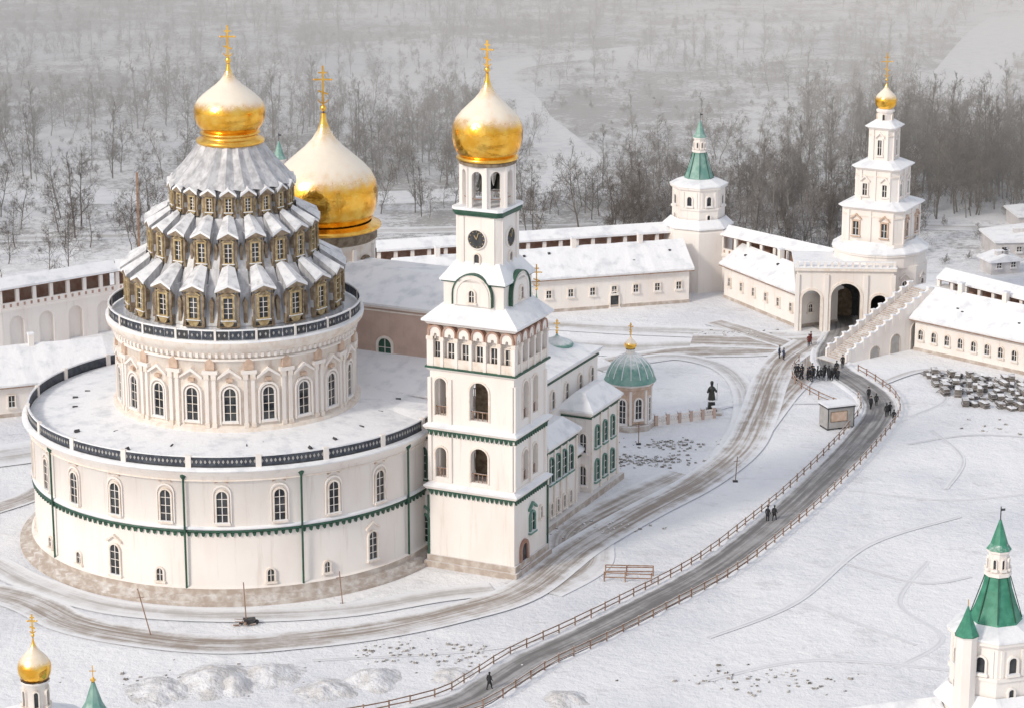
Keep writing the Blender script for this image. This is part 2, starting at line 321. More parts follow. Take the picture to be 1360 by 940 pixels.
# tent
C=th['tent_cone']
C.lathe([(12.2,26.05),(11.2,28),(10.2,31),(9.2,33),(8.3,35),(7.2,37),(6.3,38.2),(5.9,41)],40,'tin',sm=False)
n=40; vs=[];fs=[]
prof=[(6.9,40.9),(6.1,41.7),(5.2,42.7),(4.3,43.8),(3.5,45.0)]
for r,z in prof:
    for i in range(n):
        a=2*pi*(i)/n; rr=r*(1.03 if i%2==0 else .965); vs.append((rr*sin(a),-rr*cos(a),z-(.2 if i%2==0 and z<41.5 else 0)))
for j in range(len(prof)-1):
    for i in range(n):
        k=(i+1)%n; fs.append((j*n+i,j*n+k,(j+1)*n+k,(j+1)*n+i))
th['tent_top_skirt'].add(vs,fs,'tin')
th['tent_top_skirt'].lathe([(6.6,40.95),(5.8,40.9)],40,'dark')
Dm=th['dormers']; Rf=th['dormer_roofs']
for rf,w,z0,z1,ri,zi in ((12.0,2.3,27.1,31.3,9.6,33.0),(9.2,1.85,32.7,36.5,7.1,38.0),(6.6,1.38,38.0,40.6,6.1,41.1)):
    h=z1-z0
    for i in range(20):
        a=radians(2.6+18*i); Mx=RZ(a+pi)
        Dm.box(-w/2,w/2,rf-2.6 if rf>7 else rf-1,rf,z0+.08*h,z1,'tin',Mx)
        for s in(-1,1):
            Dm.ext([(s*(w/2-.25),z0-.1),(s*(w/2+.12),z0-.05),(s*(w/2-.04),z0+.3*h),(s*(w/2+.10),z0+.72*h),(s*(w/2-.2),z1-.1)],rf-.4,rf+.14,'brown',Mx)
        Mw=Mx@T(0,rf,z0+.2*h)
        ww=w*.42; hh=h*.55
        th['window_glass'].add([(-ww/2,.05,0),(ww/2,.05,0),(ww/2,.05,hh),(-ww/2,.05,hh)],[(0,1,2,3)],'glass',Mw)
        f_=w*.1
        po=[(-ww/2-f_,-f_),(-ww/2-f_,hh+f_),(ww/2+f_,hh+f_),(ww/2+f_,-f_)];pq=[(-ww/2,0),(-ww/2,hh),(ww/2,hh),(ww/2,0)]
        Dm.ring(po+[po[0]],pq+[pq[0]],0,.28,'frame',Mw)
        Dm.box(-.04,.04,.06,.1,0,hh,'plaster',Mw)
        for k in(1,2,3): Dm.box(-ww/2,ww/2,.062,.102,hh*k/4-.03,hh*k/4+.03,'plaster',Mw)
        Dm.ext([(-w*.40,hh+f_+.02),(0,hh+f_+.16*h),(w*.40,hh+f_+.02)],0,.3,'frame',Mw)
        Dm.ext([(-w*.26,hh+f_+.06),(0,hh+f_+.10*h),(w*.26,hh+f_+.06)],.3,.36,'brown',Mw)
        Dm.ext([(-w*.3,-f_-.02),(w*.3,-f_-.02),(w*.18,-f_-.13*h),(0,-f_-.17*h),(-w*.18,-f_-.13*h)],0,.24,'frame',Mw)
        Dm.box(-w/2-.1,w/2+.1,rf-.3,rf+.26,z0-.12,z0-.02,'brown',Mx)
        Dm.box(-w*.36,w*.36,rf-.1,rf+.32,z0+.2*h-f_,z0+.2*h-f_+.09,'snow',Mx)
        e=w/2+.24; yo=rf+.5; j1=U(-.08,.08); j2=U(-.08,.08)
        v_=[(0,ri,zi+.3),(-w*.30,ri,zi),(w*.30,ri,zi),(j1,yo,z1+.5),(-e,yo,z1-.1+j2),(e,yo,z1-.1+j1),
            (j1,yo,z1+.25),(-e,yo,z1-.35+j2),(e,yo,z1-.35+j1)]
        Rf.add(v_,[(0,3,4,1),(0,2,5,3)],'tin',Mx); Rf.add(v_,[(3,6,7,4),(3,5,8,6)],'snow',Mx)
        Rf.add([v_[6],v_[7],v_[8]],[(0,1,2)],'brown',Mx)
        for s in(-1,1):
            Rf.add([(s*w*.30,ri,zi),(s*e,yo,z1-.1),(s*w*.52,rf-.5,z1-1.3),(s*w*.42,ri+.2,zi-1.6)],[(0,1,2,3)],'tin',Mx)
        Mv=RZ(a+pi+radians(9)); g_=w*.28
        # concave silver sheet sweeping down between two dormers
        Rf.add([(-g_*.8,ri-.1,zi-.2),(g_*.8,ri-.1,zi-.2),(g_,rf-1.0,z1-1.0),(-g_,rf-1.0,z1-1.0),(g_,rf-.85,z0+.45*h),(-g_,rf-.85,z0+.45*h),(g_,rf-.2,z0-.05),(-g_,rf-.2,z0-.05)],[(0,1,2,3),(3,2,4,5),(5,4,6,7)],'tin',Mv)
        Rf.ext([(-g_*.35,z0),(g_*.35,z0),(g_*.25,z0+.35*h),(g_*.42,z0+.6*h),(0,z0+.72*h),(-g_*.42,z0+.6*h),(-g_*.25,z0+.35*h)],rf-.8,rf-.3,'frame' if rf<9 else 'brown',Mv)
g=th['gold_dome']
g.lathe([(3.5,44.9),(3.75,45.0),(3.75,45.3),(3.2,45.5),(3.0,45.9),(3.3,46.0),(3.3,46.15),(2.9,46.3)],40,'goldleaf')
onion(g,I4,46.25,2.9,3.95,53.6); cross(th['dome_cross'],I4,53.9,3.9,1.1)
# second dome
dx,dy=-22.6-CX,312-CY; M2=T(dx,dy)
D2=th['choir_drum']
D2.lathe([(6.3,16),(6.3,20),(5.9,20.2),(5.9,28.2),(6.2,28.4)],48,'cream',M2)
D2.lathe([(5.95,28.1),(6.25,28.3),(6.25,29.3),(6.6,29.5)],48,'brown',M2); D2.lathe([(6.6,29.5),(6.75,29.6),(6.75,29.9),(6.2,30.0),(5.6,30.3)],48,'goldleaf',M2)
for i in range(10):
    Mx=M2@RZ(radians(36*i+20)+pi)@T(0,5.9,21.6)
    win(th,Mx,1.4,4.8,.35,'brown')
    Mp=M2@RZ(radians(36*i+38)+pi)@T(0,5.9,20.4)
    D2.box(-.22,.22,-.2,.35,0,7.3,'plaster',Mp)
onion(th['choir_gold_dome'],M2,30.2,5.3,6.4,43.4,n=56); cross(th['choir_dome_cross'],M2,43.9,5.2,1.3)
# body blocks
BX,BY,BR=-2.6,275.3,-radians(25)
Mb=T(BX-CX,BY-CY)@RZ(BR)
def block(th,x0,x1,y0,y1,z0,ze,zr,mt,Mx,rm='roofsnow',ov=.5,corn='green',inset=None):
    w=th['body_walls']; w.box(x0,x1,y0,y1,z0,ze,mt,Mx)
    w.box(x0-.15,x1+.15,y0-.15,y1+.15,ze-.75,ze-.55,corn,Mx)
    w.box(x0-ov*.6,x1+ov*.6,y0-ov*.6,y1+ov*.6,ze-.3,ze,'plaster',Mx)
    cx,cy=(x0+x1)/2,(y0+y1)/2; hx,hy=(x1-x0)/2+ov,(y1-y0)/2+ov
    k=min(hx,hy)*.75 if inset is None else inset
    Mc=Mx@T(cx,cy)
    r=th['body_roofs']; r.prism(rect(hx,hy),ze+.002,ze+.25,rm,Mc)
    r.prism(rect(hx-.02,hy-.02),ze+.25,zr,rm,Mc,top=rect(max(hx-k,.15),max(hy-k,.15)))
block(th,-36,-2,8,35,0,15.3,18.5,'plaster',Mb)
block(th,-36,-9,15,30,16,23.3,26.3,'pink',Mb,corn='cream')
block(th,-2,1.8,24.2,32.5,0,10.6,12.6,'plaster',Mb)
block(th,-2,1.6,12,20.5,0,9.6,11.4,'plaster',Mb)
block(th,-2,.6,20.5,24.2,0,6,7.2,'plaster',Mb)
block(th,-16,-5,-1.5,8,0,14.4,15.6,'plaster',Mb,ov=.3)
win(th,Mb@faceM(0,-15,'f',-20.5,17.2),1.7,2.2,.3,'cream',gl='green')
for p in (14,17.5,21.5,25.5,29.5,33): win(th,Mb@T(-2,0)@faceM(0,0,'r',p,11.3 if p>12 else 10.5),.9,2.2,.2,'cream')
for p in (-1.1,.9):
    for z in(1.6,5.6): win(th,Mb@faceM(0,-24.2,'f',p,z),.8,2.4,.16,'cream')
for p in (26,28.3,30.6):
    for z in(1.8,6): win(th,Mb@T(1.8,0)@faceM(0,0,'r',p,z),.9,2.6,.16,'greenwin')
for p in (13.2,15,16.8,18.6): win(th,Mb@T(1.6,0)@faceM(0,0,'r',p,5.2),1.1,3.0,.14,'greenwin'); win(th,Mb@T(1.6,0)@faceM(0,0,'r',p,1.3),.6,1.5,.2,'cream')
for p in (-1.2,.7): win(th,Mb@faceM(0,-12,'f',p,5.2),1.1,3.0,.14,'greenwin')
for q in (24.4,27.1,29.5,32.3): th['body_walls'].box(1.8,1.98,q-.2,q+.2,.8,10,'cream',Mb)
for q in (12.2,14.1,15.9,17.7,20.3): th['body_walls'].box(1.6,1.78,q-.18,q+.18,.8,9,'cream',Mb)
th['body_walls'].box(-36.5,2.5,7.5,33,0,.8,'stone',Mb)
win(th,Mb@faceM(0,1.5,'f',-7.5,9.0),1.3,3.6,.16,'green'); win(th,Mb@faceM(0,1.5,'f',-7.3,1.6),1.3,3.2,.25,'greenwin',ped=True)
cu=th['small_cupolas']
for (x,y,z,h,r) in ((2.9,303,17.5,5.0,.55),(5.4,306,15.2,2.0,1.5)):
    Mc=T(x-CX,y-CY)
    cu.lathe([(r*1.3,z-2),(r*1.2,z+h*.3),(r*1.3,z+h*.35)],12,'plaster',Mc)
    onion(cu,Mc,z+h*.35,r,r*1.35,z+h*.35+h*.9,'greenroof',16); cross(cu,Mc,z+h*1.28,h*.45+.8,.5)
th.done()

# ================================================================ BELL TOWER
th=Thing('bell_tower',BX,BY,0,BR)
a,b=5.1,4.2; W=th['walls']; S=th['snow_ledges']; TR=th['green_trim']
W.box(-a-.5,a+.5,-b-.5,b+.5,0,.7,'stone'); W.box(-a-.25,a+.25,-b-.25,b+.25,.7,1.4,'stone')
W.box(-a,a,-b,b,1.4,8.8,'plaster')
def frieze(a,b,z,dent=True):
    TR.prism(rect(a+.18,b+.18),z,z+.2,'green')
    if dent:
        for side,L in(('f',a),('b',a),('r',b),('l',b)):
            k=int(2*L/.56)
            for i in range(k): TR.ext([(-.19,0),(.19,0),(.12,-.35),(0,-.5),(-.12,-.35)],-.05,.2,'green',faceM(a,b,side,-L+.3+i*.56,z-.001))
    W.prism(rect(a+.3,b+.3),z+.2,z+.5,'plaster',top=rect(a+.5,b+.5))
    S.prism(rect(a+.52,b+.52),z+.502,z+.66,'snow'); S.prism(rect(a+.5,b+.5),z+.66,z+.95,'snow',top=rect(a-.02,b-.02))
def stage(a,b,z0,z1,ops,t=.8):
    for side,L in(('f',a),('b',a),('r',b-t),('l',b-t)):
        lst=ops['f'] if side in 'fb' else ops['r']
        tot=sum(q[0] for q in lst); x=-L
        for (w,ow,oh,sill) in lst:
            ws=w*2*L/tot; p=x+ws/2
            if ow>0:
                archpanel(W,faceM(a,b,side,p,z0),ws,z1-z0,ow,oh,t,'plaster',z0=sill)
                Mx=faceM(a,b,side,p,z0); TR.ring(archp(ow+.4,oh+.2-sill,10,0,sill),archp(ow+.02,oh-sill,10,0,sill),0,.12,'cream',Mx)
                TR.box(-ow/2,ow/2,-.3,-.2,sill+.9,sill+1.0,'wood',Mx)
                for k in range(4): TR.box(-ow/2+ow*(k+.5)/4-.04,-ow/2+ow*(k+.5)/4+.04,-.29,-.21,sill,sill+.9,'wood',Mx)
            else: W.box(-ws/2,ws/2,-t,0,0,z1-z0,'plaster',faceM(a,b,side,p,z0))
            x+=ws
    W.box(-a+t,a-t,-b+t,b-t,z0-.3,z0+.05,'stone')
    W.box(-1.1,1.1,-.9,.9,z0+.05,z1-.05,'brown')
frieze(a,b,8.8)
stage(a-.1,b-.1,9.9,15.2,{'f':[(2.6,1.3,3.9,.5),(1.2,0,0,0),(4.2,2.0,4.3,.4),(2,0,0,0)],'r':[(1,0,0,0),(3,1.3,4.0,.5),(3,1.3,4.0,.5),(1,0,0,0)]})
W.box(-a,a,-b,b,9.3,9.9,'plaster')
W.box(-a,a,-b,b,15.2,15.6,'plaster')
frieze(a,b,15.6)
stage(a-.1,b-.1,16.4,22.4,{'f':[(2.6,1.4,5.2,1.0),(1.2,0,0,0),(4.2,2.2,5.2,.9),(2,0,0,0)],'r':[(1,0,0,0),(3,1.3,5.2,1),(3,1.3,5.2,1),(1,0,0,0)]})
for z_ in (9.9,16.4):
    for px in(-5.0,-2.55,4.75): W.box(px-.2,px+.2,-b-.12,-b+.1,z_,z_+5.2,'plaster')
    for py in(-3.95,0,3.9): W.box(a-.1,a+.12,py-.2,py+.2,z_,z_+5.2,'plaster')
W.prism(rect(a,b),22.4,22.7,'plaster',top=rect(a+.3,b+.3)); TR.prism(rect(a+.32,b+.32),22.702,22.9,'green')
W.box(-a+.6,a-.6,-b+.6,b-.6,22.9,27.9,'plaster')
for side,L in(('f',a),('b',a),('r',b),('l',b)):
    k=6 if side in 'fb' else 5
    for i in range(k):
        p=-L+2*L*(i+.5)/k; ws=2*L/k
        Mx=faceM(a+.05,b+.05,side,p,22.9)
        win(th,faceM(a-.6,b-.6,side,p,23.3),ws*.42,2.2,.15,'cream',arch=False)
        TR.ring(archp(ws*.96,1.25,8,0,3.3),archp(ws*.74,1.07,8,0,3.3),-.6,.12,'brick',Mx)
        W.ring(archp(ws*.74,1.07,8,0,3.3),archp(ws*.2,.35,8,0,3.3),-.6,.02,'plaster',Mx)
        W.box(-ws*.5-.12,-ws*.5+.22,-.66,.1,0,3.3,'plaster',Mx)
        W.box(-ws*.5-.2,-ws*.5+.3,-.66,.16,2.9,3.25,'cream',Mx)
        W.box(-ws*.5,ws*.5,-.2,0,0,1.0,'cream',Mx)
W.prism(rect(a+.1,b+.1),27.5,27.9,'plaster',top=rect(a+.4,b+.4))
S.prism(rect(a+.6,b+.6),27.9,28.15,'snow'); S.prism(rect(a+.55,b+.55),28.15,30.0,'roofsnow',top=rect(3.5,3.3))
c=3.55; W.box(-c,c,-c,c,29.0,32.4,'plaster')
for side in 'fbrl':
    Mx=faceM(c,c,side,0,29.9)
    W.ext(archp(4.6,3.4,14),-.6,.35,'plaster',Mx)
    TR.ring(archp(4.75,3.5,14),archp(4.52,3.4,14),-.5,.5,'green',Mx)
    W.ring(archp(4.0,3.1,14),archp(3.6,2.9,14),.3,.45,'plaster',Mx)
    win(th,faceM(c+.35,c+.35,side,0,30.3),.6,1.3,.2,'cream')
S.prism(rect(c+.35,c+.35),32.4,32.65,'snow'); S.prism(rect(c+.3,c+.3),32.65,34.4,'roofsnow',top=rect(2.6,2.6))
TR.prism(rect(c+.2,c+.2),32.25,32.399,'green')
h=2.6; c5=.45
W.prism(rect(h,h,c5),33.6,39.4,'plaster')
for side in 'fbrl':
    Mx=faceM(h,h,side,0,36.9); cl=th['clock']
    Mq=Mx@Matrix.Rotation(-pi/2,4,'X')
    cl.lathe([(1.12,.0),(1.12,.2),(1.02,.24),(1.0,.12)],28,'plaster',Mq); cl.lathe([(1.0,.12),(.01,.13)],28,'dark',Mq)
    for k in range(12):
        q=2*pi*k/12; cl.beam((.78*sin(q),.16,.78*cos(q)),(.93*sin(q),.16,.93*cos(q)),.04,.07,'frame',Mx)
    cl.beam((0,.18,0),(.3,.18,.45),.05,.08,'frame',Mx); cl.beam((0,.2,0),(-.25,.2,.75),.05,.06,'frame',Mx)
    win(th,faceM(h,h,side,0,33.9),.6,1.4,.15,'cream',mun=None,gl='dark')
    for s in(-1,1): W.box(-.28,.28,-.05,.14,34.2,39.3,'plaster',faceM(h,h,side,s*(h-c5-.35)))
TR.prism(rect(h+.2,h+.2,c5),39.4,39.75,'green',top=rect(h+.35,h+.35,c5)); TR.prism(rect(h+.35,h+.35,c5),39.752,40.0,'green')
S.prism(rect(h+.4,h+.4,c5),40.002,40.3,'snow')
for i in range(8):
    ap=2.65; Mx=RZ(2*pi*i/8)@T(0,ap,40.3); w8=2*ap*math.tan(pi/8)
    archpanel(W,Mx,w8,4.4,w8*.55,3.9,.5,'plaster')
    W.box(-w8*.5-.12,-w8*.5+.12,-.3,.12,0,4.4,'plaster',Mx)
    TR.box(-w8*.27,w8*.27,-.3,-.22,.85,.95,'wood',Mx)
W.lathe([(2.4,40.31),(.1,40.32)],8,'stone')
W.lathe([(2.87,44.7),(3.1,44.8),(3.15,45.1),(2.7,45.12),(.1,45.0)],32,'brown',sm=False)
for (x,y) in((0,0),(1,.8),(-.9,.7),(.2,-1.1)):
    th['bells'].lathe([(.72,41.9),(.6,42.2),(.42,42.9),(.36,43.4),(.05,43.6)],14,'bronze',T(x,y)); th['bells'].box(x-.05,x+.05,y-.05,y+.05,43.5,44.8,'wood')
for q in(-1,1): th['bells'].box(-2.3,2.3,q-.1,q+.1,43.9,44.1,'wood')
g=th['gold_dome']; g.lathe([(3.15,45.15),(3.3,45.25),(3.3,45.5),(3.0,45.6)],36,'goldleaf')
onion(g,I4,45.55,2.95,3.8,54.3); cross(th['dome_cross'],I4,54.6,3.2,1.0)
win(th,faceM(a,b,'r',.3,4.1),1.0,2.2,.25,'greenwin',ped=True); win(th,faceM(a,b,'r',-1.8,.8),1.3,2.6,.45,'brick',mun=None,gl='dark')
win(th,faceM(a,b,'r',2.6,5),.5,1.3,.2,'cream')
for (x,y) in((-a-.12,-b-.12),(a+.12,b+.12)): th['drain_pipe'].lathe([(.12,1),(.12,8.2)],8,'green',T(x,y))
th.done()

# ================================================================ GENERIC HOUSE
def house(name,p0,p1,depth,eave,ridge,nw,wz=1.4,ww=.8,wh=1.4,chim=2,wall='plaster',door=None,arch=False):
    L=hypot(p1[0]-p0[0],p1[1]-p0[1]); th=Thing(name,p0[0],p0[1],0,atan2(p1[1]-p0[1],p1[0]-p0[0]))
    w=th['walls']; w.box(0,L,0,depth,0,eave,wall); w.box(-.1,L+.1,-.12,depth+.1,0,.5,'stone'); w.box(-.15,L+.15,-.2,depth+.2,eave-.3,eave-.02,'plaster')
    o=.6; pk=depth/2; ns=max(4,int(L/1.5))
    r=th['roof']; r.box(-o,L+o,-o-.1,-o+.02,eave-.18,eave-.04,'wood')
    vs=[]; fs=[]
    for i in range(ns+1):
        x=-o+(L+2*o)*i/ns; q=U(-.08,.08); q2=U(-.12,.06)
        vs+=[(x,-o+q2,eave),(x,-o+q2-.05,eave+.28+q),(x,pk,ridge+.3+q*.6),(x,depth+o,eave+.3),(x,depth+o,eave)]
    for i in range(ns):
        for k in range(4): fs.append((i*5+k,i*5+k+1,i*5+k+6,i*5+k+5))
    fs+=[(0,1,2,3,4),tuple(ns*5+k for k in range(5))]
    r.add(vs,fs,'roofsnow')
    w.add([(0,0,eave),(0,pk,ridge),(0,depth,eave),(L,0,eave),(L,pk,ridge),(L,depth,eave)],[(0,1,2),(3,4,5)],wall)
    for i in range(nw):
        x=L*(i+.5)/nw
        win(th,T(x,0,wz)@RZ(pi),ww,wh,.16,'cream',arch=arch)
    for y in (depth*.3,depth*.7): win(th,T(0,y,wz)@RZ(pi/2),ww,wh,.16,'cream'); win(th,T(L,y,wz)@RZ(-pi/2),ww,wh,.16,'cream')
    if door is not None: win(th,T(door,0,.1)@RZ(pi),1.3,2.4,.2,'cream',gl='dark',mun=None)
    for i in range(chim):
        x=L*(i+.6)/(chim+.2); w.box(x-.35,x+.35,pk-.4,pk+.4,ridge-.5,ridge+1.5,wall); r.box(x-.42,x+.42,pk-.47,pk+.47,ridge+1.5,ridge+1.7,'snow')
    for i in range(int(L/7)):
        x=U(1,L-1); y=depth*U(.1,.4); r.box(x-.18,x+.18,y-.18,y+.18,eave+(ridge-eave)*y/pk,eave+(ridge-eave)*y/pk+.6,'dark')
    th.done(); return th
house('refectory_building',(-16,377.5),(27,390),9.5,5.2,8.6,13,2.2,.75,1.2,4,door=32.8)
house('gatehouse_wing',(32.6,393),(42.0,374.8),7,5.2,7.8,6,2.2,.7,1.2,1)
house('cell_building',(57.4,362.6),(80,341),9,4.6,8.2,14,1.7,.75,1.5,4,arch=True)
house('cell_building',(-84,323),(-53.5,334.5),10,4.2,8.0,9,1.3,.8,1.6,2)

# ================================================================ FORTRESS WALL
def fort(name,pts,lower=6.0):
    th=Thing(name)
    for p0,p1 in zip(pts[:-1],pts[1:]):
        L=hypot(p1[0]-p0[0],p1[1]-p0[1]); Mx=T(*p0)@RZ(atan2(p1[1]-p0[1],p1[0]-p0[0]))
        w=th['wall']; w.box(0,L,0.7,2.8,0,lower,'plaster',Mx)
        k=max(1,round(L/5.4)); s=L/k
        for i in range(k): archpanel(w,Mx@T(s*(i+.5),0)@RZ(pi),s,lower-.4,s*.5,lower-1.2,.7,'plaster')
        w.box(0,L,-.15,.7,lower-.4,lower-.05,'plaster',Mx)
        w.box(0,L,0,.35,lower-.05,lower+.85,'plaster',Mx)
        for i in range(int(L/1.1)): th['slots'].box(i*1.1+.3,i*1.1+.62,-.03,.0,lower+.2,lower+.65,'brick',Mx)
        th['gallery_back'].box(0,L,2.3,2.8,lower,lower+3.4,'brick',Mx)
        k=max(1,round(L/2.6)); s=L/k
        for i in range(k+1): th['gallery_posts'].box(i*s-.27,i*s+.27,-.02,.4,lower+.85,lower+2.9,'plaster',Mx)
        r=th['roof']; z=lower
        r.box(0,L,-.1,.3,z+2.75,z+2.98,'wood',Mx)
        v=[(x,y,zz) for x in(-.1,L+.1) for y,zz in((-.35,z+2.9),(1.5,z+4.0),(3.4,z+3.0),(-.35,z+3.2),(1.5,z+4.3),(3.4,z+3.3))]
        r.add(v,[(0,1,2,5,4,3),(6,7,8,11,10,9),(3,4,10,9),(4,5,11,10),(0,3,9,6),(2,5,11,8)],'roofsnow',Mx); r.add(v,[(0,1,7,6),(1,2,8,7)],'wood',Mx)
    th.done()
fort('fortress_wall',[(-130,332),(-72.5,362),(-57.6,373.7),(-36,381),(-20,386),(25,399)])
fort('fortress_wall',[(32.5,397),(47,381)])
fort('fortress_wall',[(61.5,369),(76,351),(110,316)])
fort('fortress_wall',[(-30,195),(10,203),(37.5,211.5)],5.8)
fort('fortress_wall',[(45,213.5),(85,230)],5.8)

# ================================================================ WALL TOWERS
def walltower(x,y,rb=4.0,rot=.35,turret=False,name='fortress_tower',roof='greenroof',dz=0):
    th=Thing(name,x,y,dz,rot); w=th['walls']; k=rb/4.
    w.lathe([(5.3*k,-3),(5.3*k,9.3),(5.0*k,9.9)],8,'plaster',sm=False,off=.5)
    th['snow'].lathe([(5.4*k,9.85),(5.4*k,10.1),(4.2*k,11.2)],8,'roofsnow',sm=False,off=.5)
    w.lathe([(4.0*k,9.5),(4.0*k,15.6),(4.35*k,15.9),(4.35*k,16.2)],8,'plaster',sm=False,off=.5)
    w.lathe([(4.02*k,12.6),(4.2*k,12.65),(4.2*k,12.95),(4.02*k,13)],8,'plaster',sm=False,off=.5)
    th['snow'].lathe([(4.45*k,16.2),(4.45*k,16.4),(2.4*k,17.2)],8,'roofsnow',sm=False,off=.5)
    ap=4.0*k*cos(pi/8)
    for i in range(8):
        Mx=RZ(2*pi*(i)/8)@T(0,ap)
        win(th,Mx@T(0,0,13.3),.75,1.5,.18,'plaster',mun=None)
        if i%2==0: win(th,Mx@T(0,0,10.9),.5,1.0,.15,'plaster',mun=None)
        w.box(-1.2*k,-.9*k,-.05,.12,13,15.5,'plaster',Mx); w.box(.9*k,1.2*k,-.05,.12,13,15.5,'plaster',Mx)
    q_=.92
    th['tent_roof'].lathe([(2.75*q_,16.7),(2.45*q_,17.3),(1.9*q_,18.6),(1.4*q_,20.0),(1.0,21.3)],8,roof,sm=False,off=.5)
    for i in range(8): th['tent_roof'].beam((2.45*q_*sin(2*pi*(i+.5)/8),-2.45*q_*cos(2*pi*(i+.5)/8),17.35),(1.01*sin(2*pi*(i+.5)/8),-1.01*cos(2*pi*(i+.5)/8),21.35),.08,.08,'green')
    w.lathe([(1.2,21.2),(1.2,21.5),(.85,21.6),(.85,23.2),(1.05,23.3),(1.05,23.5)],8,'plaster',sm=False,off=.5)
    for i in range(8): win(th,RZ(2*pi*i/8)@T(0,.79,21.9),.25,.85,.06,'plaster',mun=None)
    th['spire'].lathe([(1.1,23.5),(.75,24.0),(.1,26.1)],8,roof,sm=False,off=.5); th['spire'].beam((0,0,26),(0,0,27.3),.07,.07,'dark'); th['spire'].box(0.04,.4,-.02,.02,26.9,27.1,'dark')
    if turret:
        Mt=T(-3.7,-2.0)
        w.lathe([(.3,8.5),(.95,10),(.95,16.6),(1.1,16.8)],8,'plaster',Mt,sm=False); th['tent_roof'].lathe([(1.05,16.8),(.5,18.1),(.05,19.4)],8,roof,Mt,sm=False); th['spire'].beam((-3.7,-2.0,19.3),(-3.7,-2.0,20),.06,.06,'goldleaf')
    th.done()
walltower(29,401,4.1)
walltower(-34.5,384,4.1)
walltower(41.8,213.5,3.7,.3,True,roof='greencone')

# ================================================================ GATE CHURCH
th=Thing('gate_church',54.5,380,0,0)
gb=th['gate_block']; Mx=T(-5.9,-7.4)@RZ(radians(-3))
for cx,w,ow,oh in((-4.9,4.3,2.7,6.2),(.1,5.7,4.3,7.3),(4.95,4.0,2.4,5.6)):
    archpanel(gb,Mx@T(cx,0)@RZ(pi),w,9.2,ow,oh,1.4,'plaster')
    th['trim'].ring(archp(ow+.7,oh+.35,12),archp(ow+.05,oh,12),0,.18,'cream',Mx@T(cx,0)@RZ(pi))
for x in(-7.0,-2.75,2.95,6.9): th['trim'].box(x-.3,x+.3,-.3,0,0,8.6,'plaster',Mx)
gb.box(-7.1,7.0,9,9.4,0,9.2,'dark',Mx); gb.box(-7.1,-6.7,1.4,9,0,9.2,'greywall',Mx); gb.box(6.6,7.0,1.4,9,0,9.2,'greywall',Mx)  # passage shade painted in: dark back wall, grey sides, ceiling and floor
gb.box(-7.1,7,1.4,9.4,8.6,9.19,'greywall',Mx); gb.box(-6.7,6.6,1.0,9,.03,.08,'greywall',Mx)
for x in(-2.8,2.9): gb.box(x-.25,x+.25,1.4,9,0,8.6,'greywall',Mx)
th['passage_doors'].ext(archp(3.2,4.6,8,.1),8.9,8.99,'brown',Mx)
th['trim'].box(-7.4,7.3,-.5,9.6,9.2,9.6,'cream',Mx); th['snow'].box(-7.45,7.35,-.55,9.65,9.602,9.8,'snow',Mx)
for i in range(15): th['trim'].box(-7.2+i,-6.9+i,-.4,-.1,9.8,10.5,'plaster',Mx)
th['trim'].box(-7.3,7.2,-.4,-.12,10.5,10.65,'snow',Mx)
RT=RZ(radians(-28))
w=th['tower_tiers']; s=th['snow']
w.lathe([(6.8,9.25),(6.8,10.8),(7.1,11.0),(7.1,11.3)],16,'plaster',sm=False); s.lathe([(7.2,11.3),(7.2,11.5),(5.2,12.8)],16,'roofsnow',sm=False)
w.prism([(1.2,-6.4),(4.6,-5.4),(6.6,-2.5),(6.8,3),(4,6),(1.2,6.4)],0,9.4,'plaster')
for (x,y,a_) in((2.9,-5.92,.29),(5.6,-3.97,.97)):
    win(th,T(x,y,5.6)@RZ(pi+a_),.9,1.7,.22,'plaster',ped=True); win(th,T(x,y,1.4)@RZ(pi+a_),.8,1.5,.2,'plaster')
tiers=[(4.6,1.0,12.2,17.3,2,4.0,1.0,2.3),(3.2,.8,18.0,23.0,2,2.6,.8,1.9),(1.75,.45,23.8,28.8,1,3.1,.7,2.4)]
for (h,c,z0,z1,k,_,ww,wh) in tiers:
    w.prism(rect(h,h,c),z0,z1,'plaster',RT)
    w.prism(rect(h+.1,h+.1,c),z1,z1+.4,'plaster',RT,top=rect(h+.55,h+.55,c))
    w.prism(rect(h+.25,h+.25,c),z0,z0+.45,'plaster',RT)
    w.prism(rect(h+.12,h+.12,c),z1-.9,z1-.7,'cream',RT)
    s.prism(rect(h+.6,h+.6,c),z1+.402,z1+.55,'snow',RT); s.prism(rect(h+.55,h+.55,c),z1+.55,z1+1.35,'roofsnow',RT,top=rect(h*.66,h*.66,c*.6))
    for side in 'fbrl':
        for q in range(k):
            p=0 if k==1 else (q-.5)*h*.95
            win(th,RT@faceM(h,h,side,p,z0+1.3),ww*.85,wh*.92,.2,'peach' if h>4 else 'plaster',arch=False,ped=True)
        for e in(-1,1): w.box(-.18,.18,-.05,.2,z0,z1,'plaster',RT@faceM(h,h,side,e*(h-c-.2)))
        if k==2: w.box(-.15,.15,-.05,.18,z0,z1,'plaster',RT@faceM(h,h,side,0))
w.lathe([(1.35,29),(1.1,30.0),(1.1,31.2),(1.35,31.3),(1.35,31.5)],10,'plaster',sm=False); s.lathe([(1.4,31.5),(.9,31.9)],10,'snow')
for i in range(5): win(th,RZ(2*pi*i/5+.3)@T(0,1.06,29.9),.35,1.1,.08,'cream',mun=None)
onion(th['gold_dome'],I4,31.8,1.1,1.6,35.6,n=24); cross(th['dome_cross'],I4,35.9,4.0,.6)
th.done()
